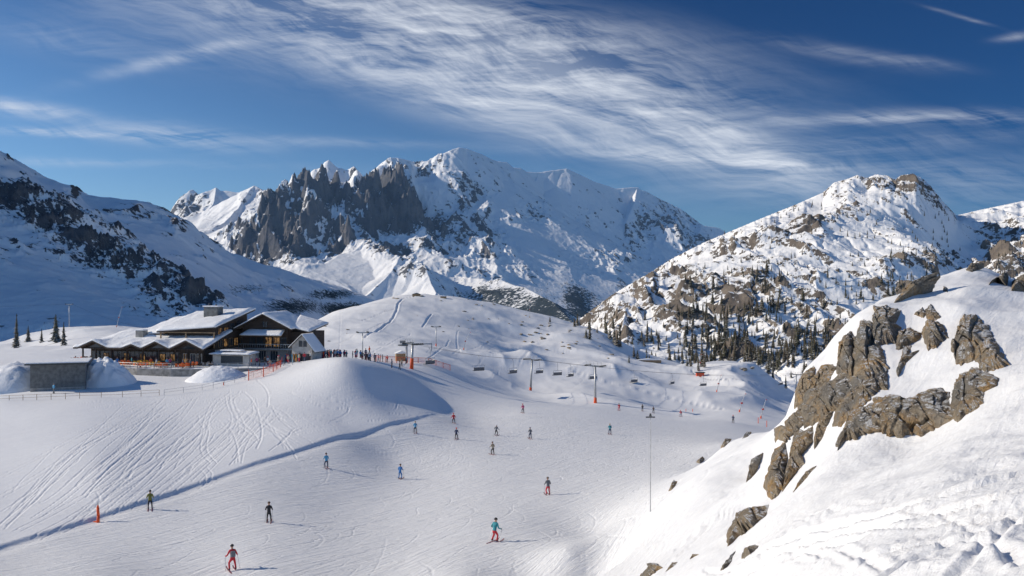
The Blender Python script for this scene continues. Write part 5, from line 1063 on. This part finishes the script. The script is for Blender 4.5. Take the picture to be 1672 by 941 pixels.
# a few small structures on the round hill
for px, D, w_, lb in [(680,505,2.2,'low dark shelter on top of the round hill'),(1060,430,5.5,'long low snow-covered hut with brown front on the lower slope'),(724,505,1.6,'small rounded brown hut on the skyline of the round hill')]:
    t = empty('small_hut', on(px, D)); tag(t, lb, 'hut'); m = MB(); m.box(-w_, w_, -1, 1, -.5, 1.0); m.build('wall', M_lite, t); m = MB(); m.prism([(-w_ - .3, .95), (w_ + .3, .95), (0, 1.7)], -1.3, 1.3); m.build('roof', M_dsteel if px == 680 else M_rsnow, t)
t = empty('small_hut', on(1143, 392)); tag(t, 'small red hut at the foot of the yellowish larch', 'hut'); m = MB(); m.box(-1.6, 1.6, -1, 1, -.5, 1.6); m.build('wall', M_or, t); m = MB(); m.box(-2, 2, -1.4, 1.4, 1.6, 1.9); m.build('roof', M_dsteel, t)
# ------------------------------------------------------------------ people
def cloth(name, col): return plain(name, col, .75, var=.10, scale=5)
MC = {'red': cloth('red_cloth', (.50,.02,.035)), 'teal': cloth('teal_cloth', (.02,.22,.27)), 'blue': cloth('blue_cloth', (.03,.16,.42)), 'sky': cloth('light_blue_cloth', (.08,.30,.50)), 'black': cloth('black_cloth', (.018,.018,.022)), 'grey': cloth('grey_cloth', (.13,.14,.16)),
      'olive': cloth('olive_cloth', (.16,.16,.03)), 'navy': cloth('navy_cloth', (.02,.035,.09)), 'beige': cloth('beige_cloth', (.34,.28,.20)), 'white': cloth('white_cloth', (.62,.62,.62)), 'orange': cloth('orange_cloth', (.60,.10,.02)), 'yellow': cloth('yellow_cloth', (.5,.42,.04)), 'brown': cloth('brown_cloth', (.10,.06,.04)), 'pink': cloth('pink_cloth', (.5,.08,.18))}
M_skin = plain('skin', (.48, .28, .20), .6, var=.05); M_ski = plain('ski_topsheet', (.22, .05, .05), .4); M_pole = plain('ski_pole_metal', (.25, .25, .27), .4, .6)
def body_mesh(kind, seed):
    """continuous figure grown from a skeleton; kinds: ski (knees bent, arms forward), turn, stand, walk"""
    rn = random.Random(seed); j = lambda s=.02: rn.gauss(0, s)
    if kind == 'ski': hip = .88; kf = .20; sp = .17; lean = .10; el = (.29, .10, 1.10); hd = (.27, .40, 1.02)
    elif kind == 'turn': hip = .86; kf = .22; sp = .22; lean = .14; el = (.32, .10, 1.10); hd = (.40, .34, .98)
    elif kind == 'walk': hip = .93; kf = .06; sp = .12; lean = .04; el = (.28, -.03, 1.12); hd = (.28, .16, .92)
    else: hip = .94; kf = .03; sp = .13; lean = .02; el = (.29, .0, 1.12); hd = (.27, .14, .90)
    P = {'pelvis': (0, 0, hip), 'waist': (0, lean * .4, hip + .17), 'chest': (0, lean, hip + .40), 'neck': (0, lean * 1.2, hip + .56), 'head0': (0, lean * 1.3 + .01, hip + .64), 'head1': (0, lean * 1.3 + .03, hip + .76), 'head2': (0, lean * 1.3 + .02, hip + .85)}
    Rr = {'pelvis': (.165, .125), 'waist': (.15, .115), 'chest': (.185, .13), 'neck': (.06, .06), 'head0': (.075, .085), 'head1': (.088, .105), 'head2': (.06, .07)}
    Ed = [('pelvis','waist'),('waist','chest'),('chest','neck'),('neck','head0'),('head0','head1'),('head1','head2')]; dz = hip - .88
    for s, n in ((-1, 'l'), (1, 'r')):
        st_ = (.16 * s if kind == 'walk' else 0)
        P['hip' + n] = (s * .095, 0, hip - .06); P['knee' + n] = (s * (sp * .9), kf + st_ * .6 + j(), .48); P['ank' + n] = (s * sp, st_ * 1.1, .12); P['toe' + n] = (s * sp, st_ * 1.1 + .17, .06); P['heel' + n] = (s * sp, st_ * 1.1 - .05, .07)
        P['sho' + n] = (s * .19, lean * 1.05, hip + .49); P['elb' + n] = (s * el[0], el[1] + j(), el[2] + dz + j()); P['han' + n] = (s * hd[0], hd[1] + j(), hd[2] + dz + j()); P['fin' + n] = (s * hd[0], hd[1] + .09, hd[2] + dz - .02)
        for k, r in (('hip', .105), ('knee', .075), ('ank', .06), ('toe', .05), ('heel', .055), ('sho', .08), ('elb', .056), ('han', .045), ('fin', .03)): Rr[k + n] = (r, r)
        Ed += [('pelvis', 'hip' + n), ('hip' + n, 'knee' + n), ('knee' + n, 'ank' + n), ('ank' + n, 'toe' + n), ('ank' + n, 'heel' + n), ('chest', 'sho' + n), ('sho' + n, 'elb' + n), ('elb' + n, 'han' + n), ('han' + n, 'fin' + n)]
    names = list(P); me = bpy.data.meshes.new('body'); me.from_pydata([P[n] for n in names], [(names.index(a), names.index(b)) for a, b in Ed], []); o = bpy.data.objects.new('body', me); COL.objects.link(o)
    sk = o.modifiers.new('skin', 'SKIN'); sk.use_smooth_shade = True; me.skin_vertices[0] if me.skin_vertices else None
    for i, n in enumerate(names): me.skin_vertices[0].data[i].radius = Rr[n]; me.skin_vertices[0].data[i].use_root = (n == 'pelvis')
    ss = o.modifiers.new('s', 'SUBSURF'); ss.levels = 1; ss.render_levels = 1
    dg = bpy.context.evaluated_depsgraph_get(); ev = o.evaluated_get(dg); out = bpy.data.meshes.new_from_object(ev); bpy.data.objects.remove(o); bpy.data.meshes.remove(me)
    out.materials.clear()
    for _ in range(4): out.materials.append(None)
    hands = [Vector(P['fin' + n]) for n in 'lr'] ; idx = []
    for p in out.polygons:
        c = p.center; mi = 0
        if c.z < .15: mi = 2
        elif c.z < hip - .04 and not any((c - h).length < .2 for h in hands) and abs(c.x) < sp + .13 and c.z < hip - .02 and not (abs(c.x) > .24 and c.z > .75): mi = 1
        if any((c - h).length < .11 for h in hands): mi = 2
        if c.z > hip + .60: mi = 3
        idx.append(mi)
    out.polygons.foreach_set('material_index', idx); out.polygons.foreach_set('use_smooth', [True] * len(idx)); out.name = 'body'
    return out, P, hip, lean
VAR = {k: [body_mesh(k, s) for s in (1, 2)] for k in ('ski', 'turn', 'walk', 'stand')}
_hm = {}
def hat_mesh(col):
    if col not in _hm:
        bmx = bmesh.new(); bmesh.ops.create_uvsphere(bmx, u_segments=14, v_segments=9, radius=.128)
        for v in bmx.verts: v.co.z = max(v.co.z, -.03); v.co.y *= 1.12
        me = bpy.data.meshes.new('helmet'); bmx.to_mesh(me); bmx.free(); me.materials.append(MC[col]); me.polygons.foreach_set('use_smooth', [True] * len(me.polygons)); _hm[col] = me
    return _hm[col]
_sm = {}
def ski_mesh():
    if 's' not in _sm: m = MB(); m.box(-.045, .045, -.72, .70, .0, .025); m.add([(-.045,.70,0),(.045,.70,0),(.03,.9,.1),(-.03,.9,.1),(-.045,.70,.025),(.045,.70,.025),(.03,.9,.12),(-.03,.9,.12)], [(0,3,2,1),(4,5,6,7),(0,4,7,3),(1,2,6,5),(2,3,7,6)]); o = m.build('ski', M_ski); _sm['s'] = o.data; bpy.data.objects.remove(o)
    return _sm['s']
def gog_mesh():
    if 'g' not in _sm: m = MB(); m.box(-.075, .075, .085, .125, -.045, .03); o = m.build('goggles', MC['black']); _sm['g'] = o.data; bpy.data.objects.remove(o)
    return _sm['g']
def person(pos, rz, kind, jacket, pants, hat, label, group=None, skis=True, pack=None, seed=0, scale=1.0, tilt=0.0, parts=True):
    me, P, hip, lean = VAR[kind][seed % 2]; t = empty('person', pos, rz); t.scale = (scale,) * 3; t.rotation_euler = (0, tilt, rz); tag(t, label, 'person', group)
    b = bpy.data.objects.new('body', me); COL.objects.link(b); b.parent = t; dz = .03 if skis else 0.0; b.location = (0, 0, dz)
    for i, mt_ in enumerate((MC[jacket], MC[pants], MC['black'], M_skin)): b.material_slots[i].link = 'OBJECT'; b.material_slots[i].material = mt_
    h = bpy.data.objects.new('helmet', hat_mesh(hat)); COL.objects.link(h); h.parent = t; h.location = (0, lean * 1.3 + .015, hip + .79 + dz)
    if not parts: return t
    g = bpy.data.objects.new('goggles', gog_mesh()); COL.objects.link(g); g.parent = t; g.location = (0, lean * 1.3 + .03, hip + .76 + dz)
    if skis:
        for n in 'lr':
            s = bpy.data.objects.new('ski', ski_mesh()); COL.objects.link(s); s.parent = t; a = P['ank' + n]; s.location = (a[0], a[1] + .05, 0)
            hnd = P['fin' + n]; m = MB(); bx = hnd[0] * 1.25; tip = Vector((bx, hnd[1] - .45, .04)); top = Vector((hnd[0], hnd[1] + .02, hnd[2] + .08)); m.tube(top, tip, .012, .009, 5); m.tube(tip + (top - tip) * .07, tip + (top - tip) * .075, .05, .05, 8); p = m.build('ski_pole', M_pole, t); p.location = (0, 0, dz)
    if pack: m = MB(); m.box(-.16, .16, lean - .33, lean - .12, hip + .12, hip + .52); m.build('backpack', MC[pack], t, bevel=.05)
    return t
def px_hit(px, py, d0=20, d1=640):
    D = np.exp(np.linspace(math.log(d0), math.log(d1), 1600)); x = (px - CX) / F * D; z = ground(x, D); rz = (CY - py) / F * D; k = np.nonzero(z > rz)[0]; i = k[0] if len(k) else len(D) - 1
    return Vector((x[i], D[i], z[i]))
SK = [(380,933,'turn','red','red','black',30,'grey','skier in red suit with grey backpack, lowest in the photo'),(807,886,'turn','teal','red','black',-35,None,'skier in teal jacket and red trousers, arm held out'),(895,809,'ski','grey','red','brown',15,None,'skier in dark grey jacket and red trousers in the middle of the run'),
 (439,854,'ski','black','black','brown',10,None,'skier all in black with brown hat above the red-suited skier'),(245,833,'ski','olive','black','black',20,None,'skier in olive yellow jacket beside the blue-shaded step'),(533,765,'ski','sky','navy','brown',25,None,'skier in light blue jacket and dark trousers near the shaded step'),
 (653,783,'ski','blue','blue','brown',-15,None,'skier all in blue alone on the open run'),(805,743,'ski','beige','black','brown',30,None,'skier in beige jacket and black trousers'),(745,718,'ski','navy','black','red',-10,None,'skier in dark jacket with red helmet under the red-jacketed skier'),
 (741,692,'turn','red','black','red',20,None,'skier in red jacket crouching at the shadow edge of the knoll'),(678,708,'ski','sky','black','beige',10,None,'skier in pale blue jacket at the left of the upper group'),(810,712,'turn','grey','black','white',-20,None,'skier in grey jacket with white helmet, highest of the middle trio'),
 (866,717,'ski','grey','navy','navy',15,None,'skier in grey jacket and navy trousers right of the upper group'),(996,710,'ski','teal','navy','beige',0,None,'skier in teal jacket with dark trousers, right side of the run'),(854,675,'ski','pink','black','red',20,None,'skier in pinkish red jacket standing in the knoll shadow'),
 (1011,671,'ski','red','red','black',10,None,'tiny skier in red right of the second tall pylon'),(1067,675,'ski','brown','black','black',0,None,'tiny dark skier next to the top of the tall thin pole'),(1049,672,'stand','black','black','black',0,None,'tiny black figure left of the tall thin pole'),(1112,681,'turn','red','navy','red',15,None,'tiny skier in red jacket below the low dark lift chair'),
 (1197,691,'ski','navy','black','red',-15,None,'dark-clothed skier with red helmet at the right end of the run'),(640,601,'stand','navy','black','navy',120,None,'person in navy standing alone on the shaded knoll'),(612,592,'stand','navy','black','black',160,None,'person in dark clothes just left of the lone navy figure'),(653,604,'walk','black','black','black',100,None,'leaning dark figure beside the forked orange-padded pylon'),
 (88,643,'stand','sky','grey','grey',150,None,'person in pale blue and grey beside the concrete shed')]
rp = random.Random(12)
for i, (px, py, kd, ja, pa, ha, rz, pk, lb) in enumerate(SK):
    p = px_hit(px, py, 20 if py > 640 else 140); person(p, R(rz), kd, ja, pa, ha, lb, None, skis=px > 100 and (py > 640), pack=pk, seed=i, scale=1.0 if py > 640 else 1.08, parts=True)
# the queue by the restaurant and along the net
cols = ['navy', 'black', 'red', 'blue', 'grey', 'orange', 'white', 'brown', 'teal', 'pink', 'beige', 'sky']
seen = {}
zones = [(508,556,198,214,42,'in the crowd right of the pale gable'),(452,508,190,200,22,'in the queue before the pale gable'),(556,605,202,216,20,'in the row on the knoll top'),(600,665,214,230,8,'beside the long orange net'),(410,455,186,192,7,'left end of the queue by the kiosk')]
for x0, x1, d0, d1, n, where in zones:
    for k in range(n):
        px = rp.uniform(x0, x1); D = rp.uniform(d0, d1); ja = rp.choice(cols); pa = rp.choice(['black', 'navy', 'grey', 'black', 'red']); ha = rp.choice(['black', 'white', 'red', 'navy', 'grey']); key = (ja, pa, ha, where); 
        while key in seen: ja = rp.choice(cols); ha = rp.choice(list(MC)); pa = rp.choice(['black', 'navy', 'grey', 'brown', 'red']); key = (ja, pa, ha, where)
        seen[key] = 1; p = on(px, D); q = LM.inverted() @ p
        if -36 < q.x < 26 and q.y > -5.2 - .0 and p.z < TZ: p.z = TZ
        person(p, rp.uniform(0, 6.28), 'stand' if rp.random() < .7 else 'walk', ja, pa, ha, f'{ja} jacket, {pa} trousers, {ha} hat {where}', 'people gathered by the restaurant', skis=False, seed=k, scale=rp.uniform(.95, 1.08), parts=rp.random() < .5)
for k in range(12):
    x = rp.uniform(-30, 2); y = rp.uniform(-11, -8.0); ja = cols[k]; p = LM @ Vector((x, y, 0)); person(p, rp.uniform(0, 6.28), 'stand', ja, 'black', 'brown', f'person in {ja} jacket standing among the terrace tables', 'people on the terrace', skis=False, seed=k, parts=False)
# skis and racks planted by the terrace edge
for k in range(10):
    px = 460 + k * 6.5 + rp.uniform(-2, 2); p = on(px, 190 + k * .8); m = MB(); m.box(-.07, .07, -.03, .03, -.2, 1.7); o = m.build('planted_skis', MC[['red','black','white','sky','orange'][k % 5]]); o.location = p; o.rotation_euler = (rp.gauss(0, .12), rp.gauss(0, .12), rp.uniform(0, 3)); tag(o, f"{['red','black','white','blue','orange'][k % 5]} pair of skis planted in the snow {'near the kiosk' if k < 5 else 'beside the crowd on the knoll'}", 'skis', 'skis planted in the snow')
# ------------------------------------------------------------------ the air between here and the far massif
bm = bmesh.new(); bmesh.ops.create_cube(bm, size=1.0)
me = bpy.data.meshes.new('haze'); bm.to_mesh(me); bm.free()
hz = bpy.data.objects.new('haze', me); COL.objects.link(hz); hz['kind'] = 'stuff'
hz.scale = (40400, 40400, 2900); hz.location = (0, 0, 2000 - 1450)
mt = bpy.data.materials.new('haze'); mt.use_nodes = True; nt = mt.node_tree; nt.nodes.clear()
pv = nt.nodes.new('ShaderNodeVolumePrincipled'); pv.inputs['Color'].default_value = (.34, .60, 1.0, 1); pv.inputs['Density'].default_value = 1.7e-5; pv.inputs['Anisotropy'].default_value = 0.0
oo = nt.nodes.new('ShaderNodeOutputMaterial'); nt.links.new(pv.outputs[0], oo.inputs['Volume']); me.materials.append(mt)
